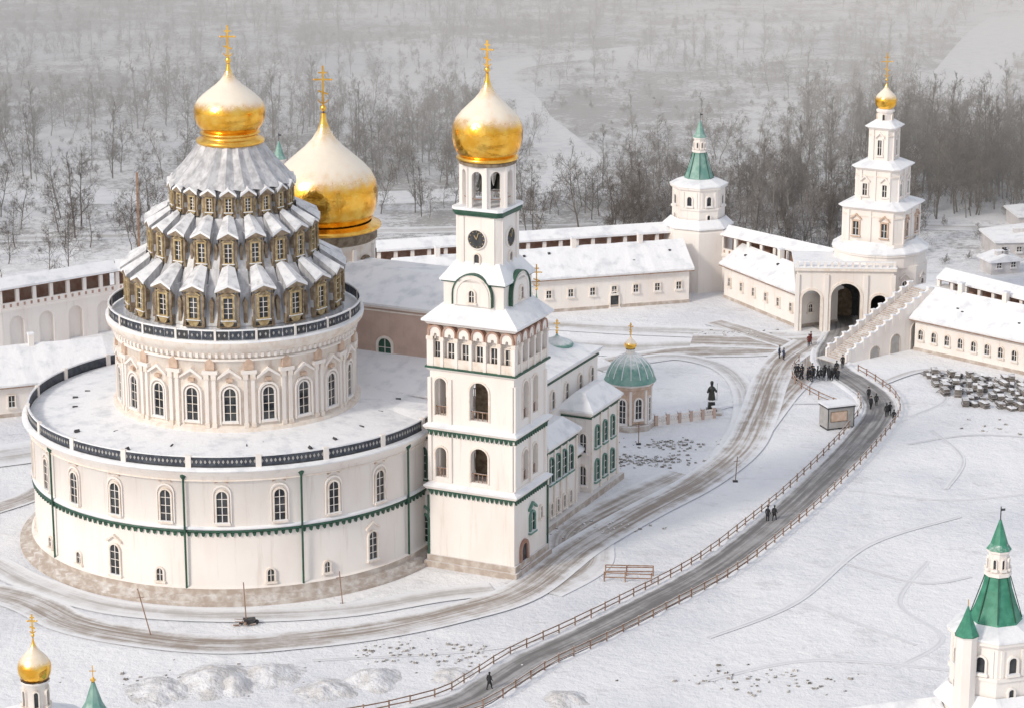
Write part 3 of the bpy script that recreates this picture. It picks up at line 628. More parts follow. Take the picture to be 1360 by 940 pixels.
# stair
p0=(46.8,355.5);p1=(60.2,365.5)
th=Thing('stone_staircase',p0[0],p0[1],0,atan2(p1[1]-p0[1],p1[0]-p0[0])); L=16.7; H=7.6
w=th['ramp']; w.ext([(0,0),(L,0),(L,H),(0,.25)],0,4.2,'plaster')
ns=42
for i in range(ns): th['steps'].box(L*i/ns,L*(i+1)/ns+.05,.35,3.85,.2+H*i/ns,.25+H*(i+1)/ns,'stone')
for y in(-.05,3.9):
    for i in range(12):
        x=L*(i+.5)/12; z=.25+(H-.25)*x/L; w.box(x-.28,x+.28,y-.04,y+.39,z-.2,z+1.25,'plaster'); th['snow'].box(x-.33,x+.33,y-.09,y+.44,z+1.25,z+1.42,'snow')
    w.ext([(0,.25),(L,H),(L,H+.95),(0,1.2)],y+.02,y+.33,'plaster'); th['snow'].ext([(0,1.202),(L,H+.952),(L,H+1.08),(0,1.32)],y,y+.35,'snow')
w.box(L,L+5,-.2,4.4,0,H,'plaster'); th['snow'].box(L,L+5,-.2,4.4,H+.002,H+.2,'snow')
for x in(5.5,9.5,13.5): th['niches'].ring(archp(2.0,(H*x/L)*.6+.2,8,x),archp(1.7,(H*x/L)*.6,8,x),-.12,0,'cream'); th['niches'].ext(archp(1.7,(H*x/L)*.6,8,x),-.05,.0-.005,'greywall')
w.box(-1.6,0,-.2,4.4,0,.25,'stone')
th.done()

# ================================================================ CHAPEL PAVILION, MONUMENT, KIOSK ...
th=Thing('chapel_pavilion',15.2,326,0,-.4)
w=th['walls']; w.lathe([(3.3,0),(3.3,.7),(2.9,.75),(2.9,.9)],8,'stone',sm=False,off=.5); w.lathe([(2.75,.9),(2.75,5.4),(3.0,5.5),(3.1,5.9)],8,'peach',sm=False,off=.5)
for i in range(8):
    Mx=RZ(2*pi*i/8)@T(0,2.54)
    win(th,Mx@T(0,0,1.6 if i%2 else 1.0),.85,2.7 if i%2 else 3.2,.22,'plaster')
    w.box(-.16,.16,-.2,.15,.9,5.4,'plaster',RZ(2*pi*(i+.5)/8)@T(0,2.72))
w.lathe([(3.1,5.9),(3.35,6.0),(3.35,6.25)],8,'plaster',sm=False,off=.5)
th['green_dome'].lathe([(3.4,6.25),(3.1,6.9),(2.9,7.5),(2.4,8.4),(1.6,9.2),(.8,9.6),(.6,9.7)],16,'greenroof')
for i in range(16):
    q=2*pi*i/16; pts=[(3.1,6.92),(2.9,7.52),(2.4,8.42),(1.6,9.22),(.8,9.62)]
    for a_,b_ in zip(pts[:-1],pts[1:]): th['green_dome'].beam((a_[0]*sin(q),-a_[0]*cos(q),a_[1]),(b_[0]*sin(q),-b_[0]*cos(q),b_[1]),.09,.1,'snow')
w.lathe([(.6,9.6),(.55,10.2),(.65,10.3)],10,'plaster'); onion(th['gold_cupola'],I4,10.3,.5,.8,12.1,n=16); cross(th['gold_cupola'],I4,12.2,1.5,.4)
th.done()
th=Thing('balustrade_fence',18.6,326,0,.42)
for i in range(6):
    x=i*1.7; th['piers'].box(x-.2,x+.2,-.2,.2,0,1.45,'pink'); th['piers'].box(x-.27,x+.27,-.27,.27,1.45,1.62,'snow')
    if i<5:
        th['rail'].box(x+.2,x+1.5,-.12,.12,0,.45,'plaster'); th['rail'].box(x+.2,x+1.5,-.12,.12,1.05,1.22,'plaster')
        for k in range(5): th['rail'].lathe([(.08,.45),(.13,.65),(.06,.85),(.1,1.05)],8,'plaster',T(x+.35+k*.25,0))
th.done()
th=Thing('bronze_monument',26.2,331.7)
th['pedestal'].box(-1.3,1.3,-1.3,1.3,0,.35,'stone'); th['pedestal'].box(-.65,.65,-.65,.65,.35,.6,'bronze'); th['pedestal'].prism(rect(.5,.5),.6,1.7,'bronze',top=rect(.42,.42)); th['pedestal'].box(-.6,.6,-.6,.6,1.7,1.85,'snow')
th['figure'].lathe([(.5,1.85),(.45,2.3),(.36,2.9),(.42,3.3),(.38,3.55),(.16,3.68),(.15,3.75),(.2,3.88),(.19,4.05),(.24,4.1),(.2,4.3),(.02,4.42)],12,'bronze')
th['figure'].beam((-.35,0,3.4),(-.55,-.2,2.85),.2,.2,'bronze');th['figure'].beam((-.55,-.2,2.85),(-.5,-.5,3.1),.16,.16,'bronze');th['figure'].beam((.35,0,3.4),(.6,-.1,2.9),.2,.2,'bronze');th['figure'].beam((.6,-.1,2.9),(.62,-.4,3.2),.15,.15,'bronze');th['figure'].beam((.66,-.42,1.85),(.66,-.42,4.2),.05,.05,'bronze')
th.done()
th=Thing('kiosk',41.9,325.5,0,.35)
th['body'].box(-1.9,1.9,-1.2,1.2,.25,2.9,'greywall'); th['body'].box(-2.0,2.0,-1.3,1.3,2.9,3.1,'dark'); th['roof'].box(-2.05,2.05,-1.35,1.35,3.1,3.3,'snow')
th['body'].box(-1.5,.9,-1.24,-1.2,1.1,2.5,'brown'); th['body'].box(-1.4,.8,-1.26,-1.24,1.2,2.4,'peach')
for x in(-1.7,0,1.7): th['feet'].box(x-.15,x+.15,-1.1,1.1,0,.25,'dark')
for x in(-1.9,1.8): th['body'].box(x,x+.1,-1.25,-1.2,.25,2.9,'dark')
th['door'].box(1.9,1.94,-.5,.4,.4,2.4,'dark')
th.done()
# stacks of boards and pallets, thin broken snow on top
mb=MB()
for i in range(30):
    for j in range(8):
        x=57.0+i*1.15+U(-.3,.3)+j*.3; y=350-j*2.0-i*.42+U(-.4,.4)
        if R()<.12: continue
        M_=T(x,y)@RZ(U(-.35,.35)+.1); ww=U(.3,.5); dd=U(.5,.95); lay=random.randint(2,6)
        for q in range(lay):
            z_=q*.2; o1,o2=U(-.06,.06),U(-.08,.08)
            mb.box(-ww+o1,ww+o1,-dd+o2,dd+o2,z_,z_+.13,'board',M_)
        if R()<.45: mb.box(-ww*.9,ww*U(.2,.9),-dd*.9,dd*U(.2,.9),lay*.2-.07+.002,lay*.2+U(.0,.06),'snow',M_)
        if R()<.5: mb.beam((x,y,.6),(x+U(-1.2,1.2),y+U(-1.2,1.2),U(0,.4)),.16,.1,'board')
mb.obj('lumber_stacks')
mb=MB()
for cx,cy,n,sp in((17,311,170,3.4),(20,318,90,3),(-9,247.5,90,5),(24,241,70,4.5),(-30,241,60,6),(66,325,30,6),(10,286,60,4),(33,372,40,3)):
    for i in range(n):
        x=cx+random.gauss(0,sp); y=cy+random.gauss(0,sp*.4)
        M_=T(x,y)@RZ(U(0,3)); k=U(.08,.3); mb.prism(rect(k,k*.7,k*.2),0,k*.8,'rubble',M_,top=rect(k*.6,k*.4,k*.15))
mb.obj('rubble_debris')
mb=MB()
for (x,y,r,h) in((-29,240.5,4.6,1.3),(-24,242,3.6,1.0),(-13.5,241,3.4,1.0),(-34,238,4,.8),(-18,238,3.2,.8),(-6,242,2.5,.6),(5,236,2.5,.7),(70,318,3,.8),(-27,239,2.5,1.2)):
    vs=[];fs=[];n=40; sd=U(0,50)
    for j in range(14):
        q=j/13
        for i in range(n):
            a=2*pi*i/n; nn=mnoise.noise(Vector((cos(a)*1.3+sd,sin(a)*1.3,0)))
            rr=r*q*(1+.35*nn); px,py=x+rr*cos(a),y+rr*sin(a)
            z=h*(cos(q*pi)*.5+.5)+.45*(1-q)*q*3*mnoise.noise(Vector((px*.9,py*.9,sd)))+.12*(1-q)*mnoise.noise(Vector((px*3,py*3,sd)))
            vs.append((px,py,z if j<13 else -.06))
    for j in range(13):
        for i in range(n): fs.append((j*n+i,j*n+(i+1)%n,(j+1)*n+(i+1)%n,(j+1)*n+i))
    mb.add(vs,fs,'heap',sm=True)
mb.obj('snow_heaps')

# ================================================================ FOREGROUND CHURCH (bottom left)
th=Thing('small_church',-40.2,206.7)
w=th['walls']; w.box(-4.5,4.5,-4,4,0,8,'plaster'); w.prism(rect(3,3,.8),8,10.6,'plaster'); w.lathe([(1.0,10),(1.0,14.0),(1.25,14.1),(1.25,14.3)],12,'plaster')
th['roof'].prism(rect(5,4.5),8.002,9.6,'snow',top=rect(2.6,2.6)); th['roof'].prism(rect(3.3,3.3,.8),10.6,11.8,'snow',top=rect(1.0,1.0,.2))
for i in range(6): win(th,RZ(2*pi*i/6+.2)@T(0,.97,12.1),.35,1.4,.1,'cream',mun=None)
for side in 'fbrl':
    for p in(-2,2): win(th,faceM(4.5,4,side,p,3),1,2.4,.2,'cream')
onion(th['gold_dome'],I4,14.3,1.0,1.42,18.0,n=24); cross(th['dome_cross'],I4,18.2,1.9,.5)
th.done()
th=Thing('spired_turret',-35.2,206)
th['walls'].lathe([(1.4,0),(1.4,10.8),(1.6,11)],8,'plaster',sm=False); th['spire'].lathe([(1.6,11),(.7,12.6),(.15,14.3)],8,'greenroof',sm=False)
th['spire'].lathe([(.02,14.2),(.25,14.5),(.02,14.8)],8,'goldleaf'); th['spire'].beam((0,0,14.5),(0,0,15.8),.07,.07,'goldleaf'); th['spire'].beam((-.3,0,15.3),(.3,0,15.3),.06,.06,'goldleaf')
for i in range(8): win(th,RZ(2*pi*(i+.5)/8)@T(0,1.3,8.5),.4,1.2,.1,'cream',mun=None)
th.done()

# ================================================================ OUTER BUILDINGS (right)
for (x,y,w_,d_,h_,r_) in((86,424,15,9,2.6,.1),(104,432,16,10,3.0,.12),(90,408,9,7,2.4,.1),(108,412,12,8,3,.1),(78,410,5,4,2,.3),(98,444,24,8,2.4,.1)):
    th=Thing('storage_building',x,y,0,r_)
    th['walls'].box(-w_/2,w_/2,-d_/2,d_/2,0,h_,'palewall'); th['roof'].ext([(-w_/2-.4,h_),(w_/2+.4,h_),(w_/2+.4,h_+.3),(0,h_+1.1),(-w_/2-.4,h_+.3)],-d_/2-.4,d_/2+.4,'roofsnow')
    for i in range(int(w_/2.5)): win(th,T(-w_/2+1.3+i*2.5,-d_/2,1.0)@RZ(pi),.8,.9,.1,'palewall',arch=False)
    for i in range(3):
        vx=U(-w_/3,w_/3); th['vents'].box(vx,vx+.8,-1,0,h_+.7,h_+1.5,'palewall'); th['vents'].box(vx-.05,vx+.85,-1.05,.05,h_+1.5,h_+1.65,'snow')
    th.done()

# ================================================================ GROUND / ROADS
mb=MB(); S_=4000
mb.add([(-S_,-500,0),(S_,-500,0),(S_,S_,0),(-S_,S_,0)],[(0,1,2,3)],'ground_snow'); mb.obj('ground',recalc=False)
def smooth(pts,step=1.2):
    out=[]; P=[pts[0]]+list(pts)+[pts[-1]]
    for i in range(1,len(P)-2):
        a,b,c,d=P[i-1],P[i],P[i+1],P[i+2]; n=max(2,int(hypot(c[0]-b[0],c[1]-b[1])/step))
        for k in range(n):
            t_=k/n; out.append(tuple(.5*((2*b[j])+(-a[j]+c[j])*t_+(2*a[j]-5*b[j]+4*c[j]-d[j])*t_*t_+(-a[j]+3*b[j]-3*c[j]+d[j])*t_**3) for j in(0,1)))
    out.append(pts[-1]); return out
def offset(pts,o):
    r=[]
    for i,p in enumerate(pts):
        a=pts[max(0,i-1)]; b=pts[min(len(pts)-1,i+1)]; d=hypot(b[0]-a[0],b[1]-a[1]) or 1
        r.append((p[0]-(b[1]-a[1])/d*o,p[1]+(b[0]-a[0])/d*o))
    return r
def strip(name,pts,w,z,mt):
    p=smooth(pts); l=offset(p,w/2); r=offset(p,-w/2)
    me=bpy.data.meshes.new(name); n=len(p)
    me.from_pydata([(x,y,z) for x,y in l]+[(x,y,z) for x,y in r],[],[(i,n+i,n+i+1,i+1) for i in range(n-1)])
    uv=me.uv_layers.new(name='UVMap'); d=[U(0,200)]
    for i in range(1,n): d.append(d[-1]+hypot(p[i][0]-p[i-1][0],p[i][1]-p[i-1][1]))
    for lp in me.loops:
        k=lp.vertex_index; uv.data[lp.index].uv=(0 if k<n else 1,d[k%n])
    me.materials.append(MATS[mt]); o=bpy.data.objects.new(name,me); scene.collection.objects.link(o); return p
road=[(-60,214),(-35,222),(-16,228.5),(-5.8,234.1),(-1.8,239.6),(1.9,245.5),(6.8,251.4),(11.8,257.8),(15,262.1),(20,268.9),(24.4,276.1),(29.6,286.3),(33.5,294.3),(37.3,302.8),(41.1,311.6),(44.8,321),(48.2,331),(48.8,338.1),(47.2,345.3),(44.9,352.7),(45.2,360.6),(48.4,372.9),(49,382)]
pth=[(-75,270),(-54.7,264.4),(-45.2,255.6),(-36.9,251.6),(-29,250),(-21.5,251.4),(-14,254),(-6.3,258.5),(1,265),(7.7,279),(15,291),(22.8,302.8),(28.9,316),(32.4,331),(35.1,345.3),(38,356.6),(43,366.8)]
z=.012
def nz():
    global z; z+=.006; return z
for q,w_ in (([(52,330),(58,338),(57,348)],.7),([(38,244),(44,252),(41,262),(46,275)],.7),([(40,300),(52,296),(66,300)],.6),([(18,240),(30,246),(45,243)],.8),([(31,262),(36,256),(41,250)],.6),([(-20,246),(0,250),(10,262)],.8),([(50,318),(60,322),(75,318)],.7),([(36,275),(44,268),(50,270)],.6),([(52,300),(56,312),(54,324)],.6),([(20,252),(30,262),(40,280),(52,290)],.8),([(46,335),(40,336),(30,335),(27,333)],.9)):
    strip('footpath',q,w_,nz(),'foot_track')
strip('dirt_path',[(2,266),(7,274),(8,284),(14,294),(22,305)],8,nz(),'dirt_track')
strip('dirt_path',[(-2,369),(12,364),(24,364),(36,367),(46,371)],9,nz(),'faint_track')
strip('dirt_path',[(4,377),(16,374),(28,372),(44,369)],6,nz(),'faint_track')
strip('dirt_path',[(14,356),(24,361),(34,362),(44,364)],6,nz(),'dirt_track')
strip('dirt_path',[(26,368),(33,367),(40,366),(47,368)],7,nz(),'dirt_track')
strip('dirt_path',[(12,352),(21.3,358.9),(28.5,354.6),(31.2,343.5),(30,327.5),(26,312)],3.2,nz(),'faint_track')
strip('dirt_path',[(30,378),(36,370),(41,362),(40,350),(36,338),(31,322)],4,nz(),'dirt_track')
strip('dirt_path',[(-72,280),(-62,291),(-56.5,299),(-55,312)],3.5,nz(),'dirt_track')
strip('dirt_path',[(-80,308),(-66,312),(-55,318),(-40,330)],9,nz(),'faint_track')
strip('dirt_path',[(-72,276),(-60,276),(-52,268),(-42,260.5),(-30,258.2),(-18,259.5),(-8,264),(-2,266)],4,nz(),'faint_track')
strip('dirt_path',pth,5.2,nz(),'dirt_track')
strip('footpath',[(50,345),(58,352),(66,344),(80,330)],1.6,nz(),'faint_track')
rp=strip('road',road,4.3,nz(),'asphalt_wet')
mb=MB()
for s_ in(-1,1):
    a=offset(rp,s_*2.05); b_=offset(rp,s_*2.5); c_=offset(rp,s_*3.0)
    hs=[.12+.22*R() for _ in rp]; n=len(rp)
    vs=[(x,y,.0) for x,y in a]+[(x,y,h) for (x,y),h in zip(b_,hs)]+[(x,y,.0) for x,y in c_]
    fs=[(i,i+1,n+i+1,n+i) for i in range(n-1)]+[(n+i,n+i+1,2*n+i+1,2*n+i) for i in range(n-1)]
    mb.add(vs,fs,'snow',sm=True)
mb.obj('road_snow_bank')
def fence(name,pts,h=1.15,sp=2.2,rails=(.55,1.05)):
    mb=MB(); acc=0; ps=[pts[0]]
    for p,q in zip(pts[:-1],pts[1:]):
        acc+=hypot(q[0]-p[0],q[1]-p[1])
        if acc>=sp: ps.append(q); acc=0
    for p in ps: mb.box(p[0]-.07,p[0]+.07,p[1]-.07,p[1]+.07,0,h+U(0,.1),'wood')
    for p,q in zip(ps[:-1],ps[1:]):
        for r in rails: mb.beam((p[0],p[1],r+U(-.04,.04)),(q[0],q[1],r+U(-.04,.04)),.06,.13,'wood')
    mb.obj(name)
k=len(rp)
fence('wooden_fence',offset(rp,2.55)[:int(k*.80)]); fence('wooden_fence',offset(rp,-2.55)[:int(k*.86)])
fence('wooden_fence',smooth([(44,333),(41,338),(38.6,345),(39,352),(41,358)]))
fence('wooden_barrier',smooth([(10.2,270.5),(16.3,270.2)]),1.2,2.0,(.5,.95,1.2)); fence('wooden_barrier',smooth([(10.0,268.6),(16,268.0)]),1.1,2.0,(.5,1.0))
# low dark tool pile with a leaning pole, as by the rotunda base
th=Thing('tool_pile',-27.5,255.6,.06,.2)
for i in range(16): 
    x,y=U(-1,1),U(-.5,.5); th['tools'].beam((x,y,U(.05,.15)),(x+U(-.8,.8),y+U(-.5,.5),U(.1,.5)),U(.06,.2),U(.06,.2),'dark' if i%3 else 'wood')
th['barrow'].prism(rect(.45,.3),.3,.65,'dark',T(.3,0),top=rect(.65,.42)); th['barrow'].beam((-.2,-.3,.45),(-1.2,-.35,.6),.06,.06,'wood'); th['barrow'].beam((-.2,.3,.45),(-1.2,.35,.6),.06,.06,'wood')
th['barrow'].lathe([(.25,-.06),(.25,.06)],12,'dark',T(1.05,0,.26)@Matrix.Rotation(pi/2,4,'X'),cap=True)
th['mast'].beam((0,0,.0),(-.2,0,4.7),.11,.11,'wood'); th.done()
for (x,y,h,l) in((-37,252.6,5.2,-1.2),(-17.9,261.5,3.8,-.3),(16,318,3,0),(27,303,3.2,.2),(-54.5,374,23.5,.3)):
    mb=MB(); mb.beam((x,y,0),(x+l,y,h),.1 if h<9 else .3,.1 if h<9 else .3,'wood'); mb.beam((x+l*.8-.4,y,h*.8),(x+l*.8+.4,y,h*.8+.1),.07,.07,'wood'); mb.box(x-.3,x+.3,y-.3,y+.3,0,.12,'dark'); mb.obj('wooden_pole')

# ================================================================ PEOPLE
def person_mesh(k,coat):
    st=[.12,.3,.05,.22][k%4]
    J=[((0,0,.95),.15),((0,.0,1.15),.14),((0,0,1.38),.165),((0,0,1.5),.07),((0,-.02,1.60),.09),((0,-.02,1.70),.085)]
    E=[(0,1),(1,2),(2,3),(3,4),(4,5)]
    def ch(par,lst):
        for p,r in lst: J.append((p,r)); E.append((par,len(J)-1)); par=len(J)-1
        return par
    ch(0,[((-.1,0,.86),.12),((-.11,-st*.6,.48),.08),((-.11,-st+.06,.09),.055),((-.11,-st-.12,.05),.045)])
    ch(0,[((.1,0,.86),.12),((.11,st*.3,.48),.08),((.11,st,.1),.055),((.11,st-.17,.05),.045)])
    bend=[0,.2,.1,.3][k%4]
    lh=ch(2,[((-.2,0,1.4),.08),((-.27,.03,1.12),.062),((-.26,-.08-bend*.5,.88+bend*.5),.045),((-.25,-.12-bend*.5,.8+bend*.5),.035)])
    rh=ch(2,[((.2,0,1.4),.08),((.27,.05,1.12),.062),((.26,-.04,.87),.045),((.25,-.07,.79),.035)])
    me=bpy.data.meshes.new('p'); me.from_pydata([j[0] for j in J],E,[]); ob=bpy.data.objects.new('p',me); scene.collection.objects.link(ob)
    ob.modifiers.new('s','SKIN')
    for i,j in enumerate(J): me.skin_vertices[0].data[i].radius=(j[1]*(1.15 if i in(1,2) else 1),j[1]*.85 if i in (0,1,2) else j[1])
    me.skin_vertices[0].data[0].use_root=True
    sb=ob.modifiers.new('u','SUBSURF'); sb.levels=1; sb.render_levels=1
    dg=bpy.context.evaluated_depsgraph_get(); m2=bpy.data.meshes.new_from_object(ob.evaluated_get(dg)); bpy.data.objects.remove(ob)
    mb=MB(); vs=[tuple(v.co) for v in m2.vertices]
    for p in m2.polygons:
        c=p.center; mt='coat' if c.z<.72 else coat
        if c.z>1.54 and c.z<1.72 and c.y<-.03: mt='skin'
        if c.z>=1.72 or (c.z>1.58 and c.y>=-.03): mt='coat'
        mb.f.append(list(p.vertices)); mb.m.append(mt); mb.s.append(True)
    mb.v=vs
    mb.lathe([(.17,1.05),(.2,.85),(.23,.68),(.2,.68)],10,coat,Matrix.Diagonal((1,.8,1,1)))
    mb.lathe([(.115,1.70),(.12,1.76),(.09,1.82),(.01,1.84)],10,'coat',T(0,-.02))
    mb.add([(-.015,-.1,1.62),(.015,-.1,1.62),(0,-.13,1.625),(0,-.1,1.66)],[(0,1,2),(0,2,3),(1,3,2)],'skin')
    for idx in(lh,rh):
        hx,hy,hz=J[idx][0]
        for f in range(4): mb.beam((hx,hy-.03+.02*f,hz-.01),(hx+.005,hy-.04+.02*f,hz-.085+.008*abs(f-1.5)),.016,.016,'skin' if k%2 else 'coat')
        mb.beam((hx,hy-.04,hz+.02),(hx,hy-.085,hz-.03),.018,.018,'skin' if k%2 else 'coat')
    o=mb.obj('person_mesh',recalc=True); me=o.data; bpy.data.objects.remove(o); return me
pm=[person_mesh(0,'coat'),person_mesh(1,'coat'),person_mesh(2,'coatblue'),person_mesh(3,'coatred'),person_mesh(2,'coat')]
ppl=[]
for i in range(26): ppl.append((38.9+6.0*i/26+U(-.3,.3),347.0+random.gauss(0,.8)+.8*abs(i-13)/13,U(0,6)))
ppl+=[(47.3,333.0,.4),(48.2,334.4,3.0),(47.6,337.5,.2),(48.9,329.6,3.2),(49.4,330.1,3.0),(49.5,327,3),(29.5,288.0,2.6),(30.3,288.3,2.6),(42.5,364,0),(42.9,365.2,1),(-2.2,238.2,2.5),(37.7,358,1),(38.2,357,2),(44.8,350,3),(46,353,0)]
for i,(x,y,r) in enumerate(ppl):
    o=bpy.data.objects.new('person',pm[random.choice([0,0,1,1,4,4,2,3])]); o.location=(x,y,.12); o.rotation_euler=(0,0,r); s_=U(.96,1.06); o.scale=(s_,s_,s_); scene.collection.objects.link(o)

# ================================================================ TREES
def tree_mesh(seed,H,l1=15,l2=5,l3=5,spread=1.,poplar=False,lean=.07):
    rn=random.Random(seed); V=[];F=[]
    def seg(p,q,r0,r1):
        d=(q-p).normalized(); a=d.cross(Vector((.3,.5,.81))).normalized(); b=d.cross(a); o=len(V)
        for c,r in((p,r0),(q,r1)):
            for k in range(3):
                t_=2*pi*k/3; V.append(tuple(c+(a*cos(t_)+b*sin(t_))*r))
        for k in range(3): F.append((o+k,o+(k+1)%3,o+3+(k+1)%3,o+3+k))
    def rv(s): return Vector((rn.gauss(0,s),rn.gauss(0,s),rn.gauss(0,s)))
    def branch(p,d,L,r,lev):
        n=[6,3,2,1][lev]; pts=[p]; q=p.copy(); dd=d.copy()
        for i in range(n):
            dd=(dd+rv([lean*1.6,.2,.22,.2][lev])+Vector((0,0,.07))).normalized(); q=q+dd*(L/n); pts.append(q.copy())
        for i in range(n): seg(pts[i],pts[i+1],r*(1-i/n*.85),r*(1-(i+1)/n*.85))
        if lev<3:
            cnt=[l1,l2,l3][lev]
            for j in range(cnt):
                f=rn.uniform([.16,.2,.15][lev],1); x=f*n; i=min(n-1,int(x)); pp=pts[i].lerp(pts[i+1],x-i)
                ax=(pts[i+1]-pts[i]).normalized(); az=rn.uniform(0,2*pi)
                side=ax.cross(Vector((cos(az),sin(az),.1))).normalized()
                up=[.6,.5,.45][lev]*(1.9 if poplar else 1)
                nd=(side*spread+ax*up+Vector((0,0,.25))).normalized()
                LL=[H*.42*(1.15-f*.8),L*.5,L*.6][lev]*(.55 if poplar and lev==0 else 1)
                branch(pp,nd,LL*rn.uniform(.7,1.15),[r*.36,r*.5,.022][lev]*(1.1-.4*f) if lev<2 else .022,lev+1)
    branch(Vector((0,0,-.2)),Vector((0,0,1)),H,H*.013,0)
    me=bpy.data.meshes.new('bare_tree_mesh'); me.from_pydata(V,[],F); me.materials.append(MATS['bark']); me.update(); return me
base=[tree_mesh(1,11,18),tree_mesh(2,12,20),tree_mesh(3,8.5,17,5,5,1.2),tree_mesh(4,13.5,22,5,5,.7,True,.04),tree_mesh(5,10,20),tree_mesh(6,9,24,5,4,1.1)]
bush=[tree_mesh(9,3,18,5,4,1.1,lean=.2),tree_mesh(10,2.4,22,5,4,1.3,lean=.2)]
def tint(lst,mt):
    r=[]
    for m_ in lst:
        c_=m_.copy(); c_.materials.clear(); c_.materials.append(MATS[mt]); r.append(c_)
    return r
tm0,tm1,tm2=base,tint(base,'bark_mid'),tint(base,'bark_hazed'); bs1,bs2=tint(bush,'bark_mid'),tint(bush,'bark_hazed')
clear=[(34,548,24,44),(9,487,17,30),(-68,508,24,18),(-92,600,24,18),(58,672,40,26),(-38,470,16,8),(96,505,10,14),(66,610,14,12),(-62,452,24,6),(36,480,8,14)]
river=smooth([(60,646),(34,638),(14,626),(-1,613),(-6,594),(0,570),(3,545),(8,522),(12,500),(10,482),(-6,470),(-40,464),(-90,468),(-140,480)],4)
river2=smooth([(134,690),(122,657),(106,603),(95,562),(100,530),(130,505)],4)
def density(x,y):
    for rv_,w_ in((river,6.5),(river2,10)):
        for i in range(0,len(rv_),2):
            if hypot(x-rv_[i][0],(y-rv_[i][1])*.7)<w_: return 0
    for cx,cy,rx,ry in clear:
        q=((x-cx)/rx)**2+((y-cy)/ry)**2+.5*mnoise.noise(Vector((x*.06,y*.04,3)))
        if q<1: return .04
    n_=mnoise.noise(Vector((x*.028,y*.016,0)))+.5*mnoise.noise(Vector((x*.09,y*.05,7)))
    return max(.22,min(1.3,.85+1.5*n_))
e=bpy.data.objects.new('distant_forest',None); scene.collection.objects.link(e)
def put(me,x,y,s,par=e,nm='tree'):
    o=bpy.data.objects.new(nm,me); o.location=(x,y,0); o.rotation_euler=(0,0,U(0,6.28)); o.scale=(s,s,s*U(.85,1.15)); o.parent=par; scene.collection.objects.link(o)
y=450.
while y<790:
    x=-(y*.21+14); st=4.3+(y-450)*.009
    while x<y*.21+14:
        xx=x+U(-2.6,2.6); yy=y+U(-2.6,2.6); dn=density(xx,yy)
        if dn==0: x+=st; continue
        f_=min(1,max(0,(yy-462)/150)+U(-.2,.2)); T_=tm0 if f_<.3 else (tm1 if f_<.8 else tm2); B_=bs1 if f_<.6 else bs2  # bark pales with distance, so haze is carried by the colour
        sc_=U(.55,1.1)*(1 if yy<540 else .75)
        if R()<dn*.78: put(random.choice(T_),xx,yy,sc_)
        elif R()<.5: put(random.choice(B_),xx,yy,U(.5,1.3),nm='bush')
        x+=st
    y+=st
for i in range(150):
    x=U(-5,66); yy=U(416,450)
    if 5<x<14: continue
    put(random.choice(tm0 if R()<.5 else tm1),x,yy,U(.65,1.1))
for i in range(260): put(random.choice(tm0[:4]),U(66,135),U(448,515),U(.85,1.35))
for i in range(55): put(random.choice(tm0),U(-110,-50),U(396,450),U(.6,1.1))
for i in range(60): put(random.choice(bs1),U(-110,130),U(408,450),U(.5,1.2),nm='bush')
for (x,yy,s) in((-96,432,1.5),(-104,426,1.3),(-84,440,1.2),(11.5,440,1.2),(22,432,1.1),(-52,425,1.0),(66,425,1.1)):
    o=bpy.data.objects.new('bare_tree',random.choice(tm0[:3])); o.location=(x,yy,0); o.scale=(s,s,s); o.rotation_euler=(0,0,U(0,6)); scene.collection.objects.link(o)
mb=MB()
for rv_,w_,zz in((river,5.5,.05),(river2,8.5,.06)):
    rl=offset(rv_,w_); rr=offset(rv_,-w_); n=len(rv_)
    mb.add([(x,y,zz) for x,y in rl]+[(x,y,zz) for x,y in rr],[(i,n+i,n+i+1,i+1) for i in range(n-1)],'snow')
mb.obj('frozen_river')
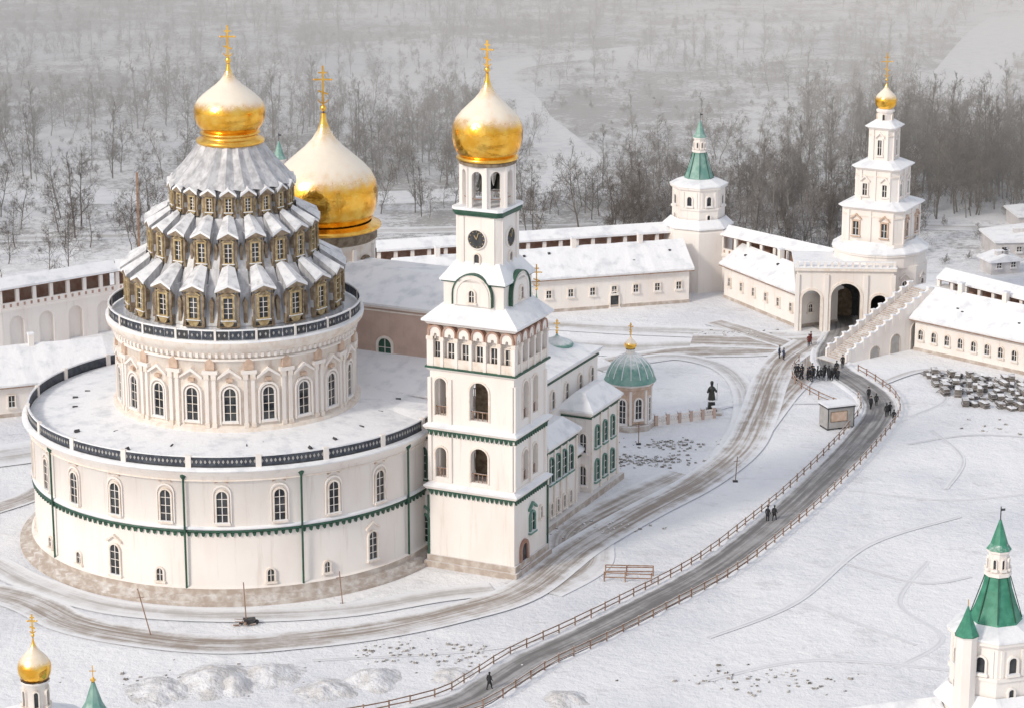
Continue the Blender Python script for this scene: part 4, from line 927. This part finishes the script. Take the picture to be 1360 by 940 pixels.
strip('country_road',[(-120,428),(-60,436),(-10,440),(50,444),(120,436)],5,.03,'faint_track')

# ================================================================ MIST (real volume over the valley)
mb=MB(); mb.box(-500,500,425,1300,-2,44,'snow'); o=mb.obj('valley_mist')
m=bpy.data.materials.new('mist'); m.use_nodes=True; t=m.node_tree; t.nodes.clear()
out=t.nodes.new('ShaderNodeOutputMaterial'); vs_=t.nodes.new('ShaderNodeVolumeScatter'); vs_.inputs['Color'].default_value=(1,1,1,1); vs_.inputs['Density'].default_value=.0042; vs_.inputs['Anisotropy'].default_value=-.4
t.links.new(vs_.outputs[0],out.inputs['Volume']); o.data.materials.clear(); o.data.materials.append(m)

# ================================================================ LIGHT
w=bpy.data.worlds.new('World'); scene.world=w; w.use_nodes=True; t=w.node_tree
bg=t.nodes['Background']; sky=t.nodes.new('ShaderNodeTexSky'); sky.sky_type='NISHITA'; sky.sun_disc=False
EL,AZ=radians(31),radians(228)
sky.sun_elevation=EL; sky.sun_rotation=AZ; sky.dust_density=3; sky.air_density=1.2
mx=t.nodes.new('ShaderNodeMix'); mx.data_type='RGBA'; mx.inputs[0].default_value=.6
t.links.new(sky.outputs[0],mx.inputs[6]); mx.inputs[7].default_value=(6.5,6.5,6.75,1)
t.links.new(mx.outputs[2],bg.inputs['Color']); bg.inputs['Strength'].default_value=.135
sd=bpy.data.lights.new('sun','SUN'); sd.energy=1.75; sd.angle=radians(8); sd.color=(1,.925,.82)
so=bpy.data.objects.new('sun',sd); scene.collection.objects.link(so)
dirv=Vector((sin(AZ)*cos(EL),cos(AZ)*cos(EL),sin(EL))); so.rotation_euler=dirv.to_track_quat('Z','Y').to_euler()
cd=bpy.data.cameras.new('camera'); co=bpy.data.objects.new('camera',cd); scene.collection.objects.link(co)
co.location=(0,0,100); co.rotation_euler=(radians(74.5),0,0); cd.lens=36*3500/1360; cd.sensor_width=36; cd.clip_end=9000; cd.clip_start=1
scene.camera=co
scene.view_settings.view_transform='Standard'; scene.view_settings.look='None'; scene.view_settings.exposure=0
print('objects',len(bpy.data.objects))
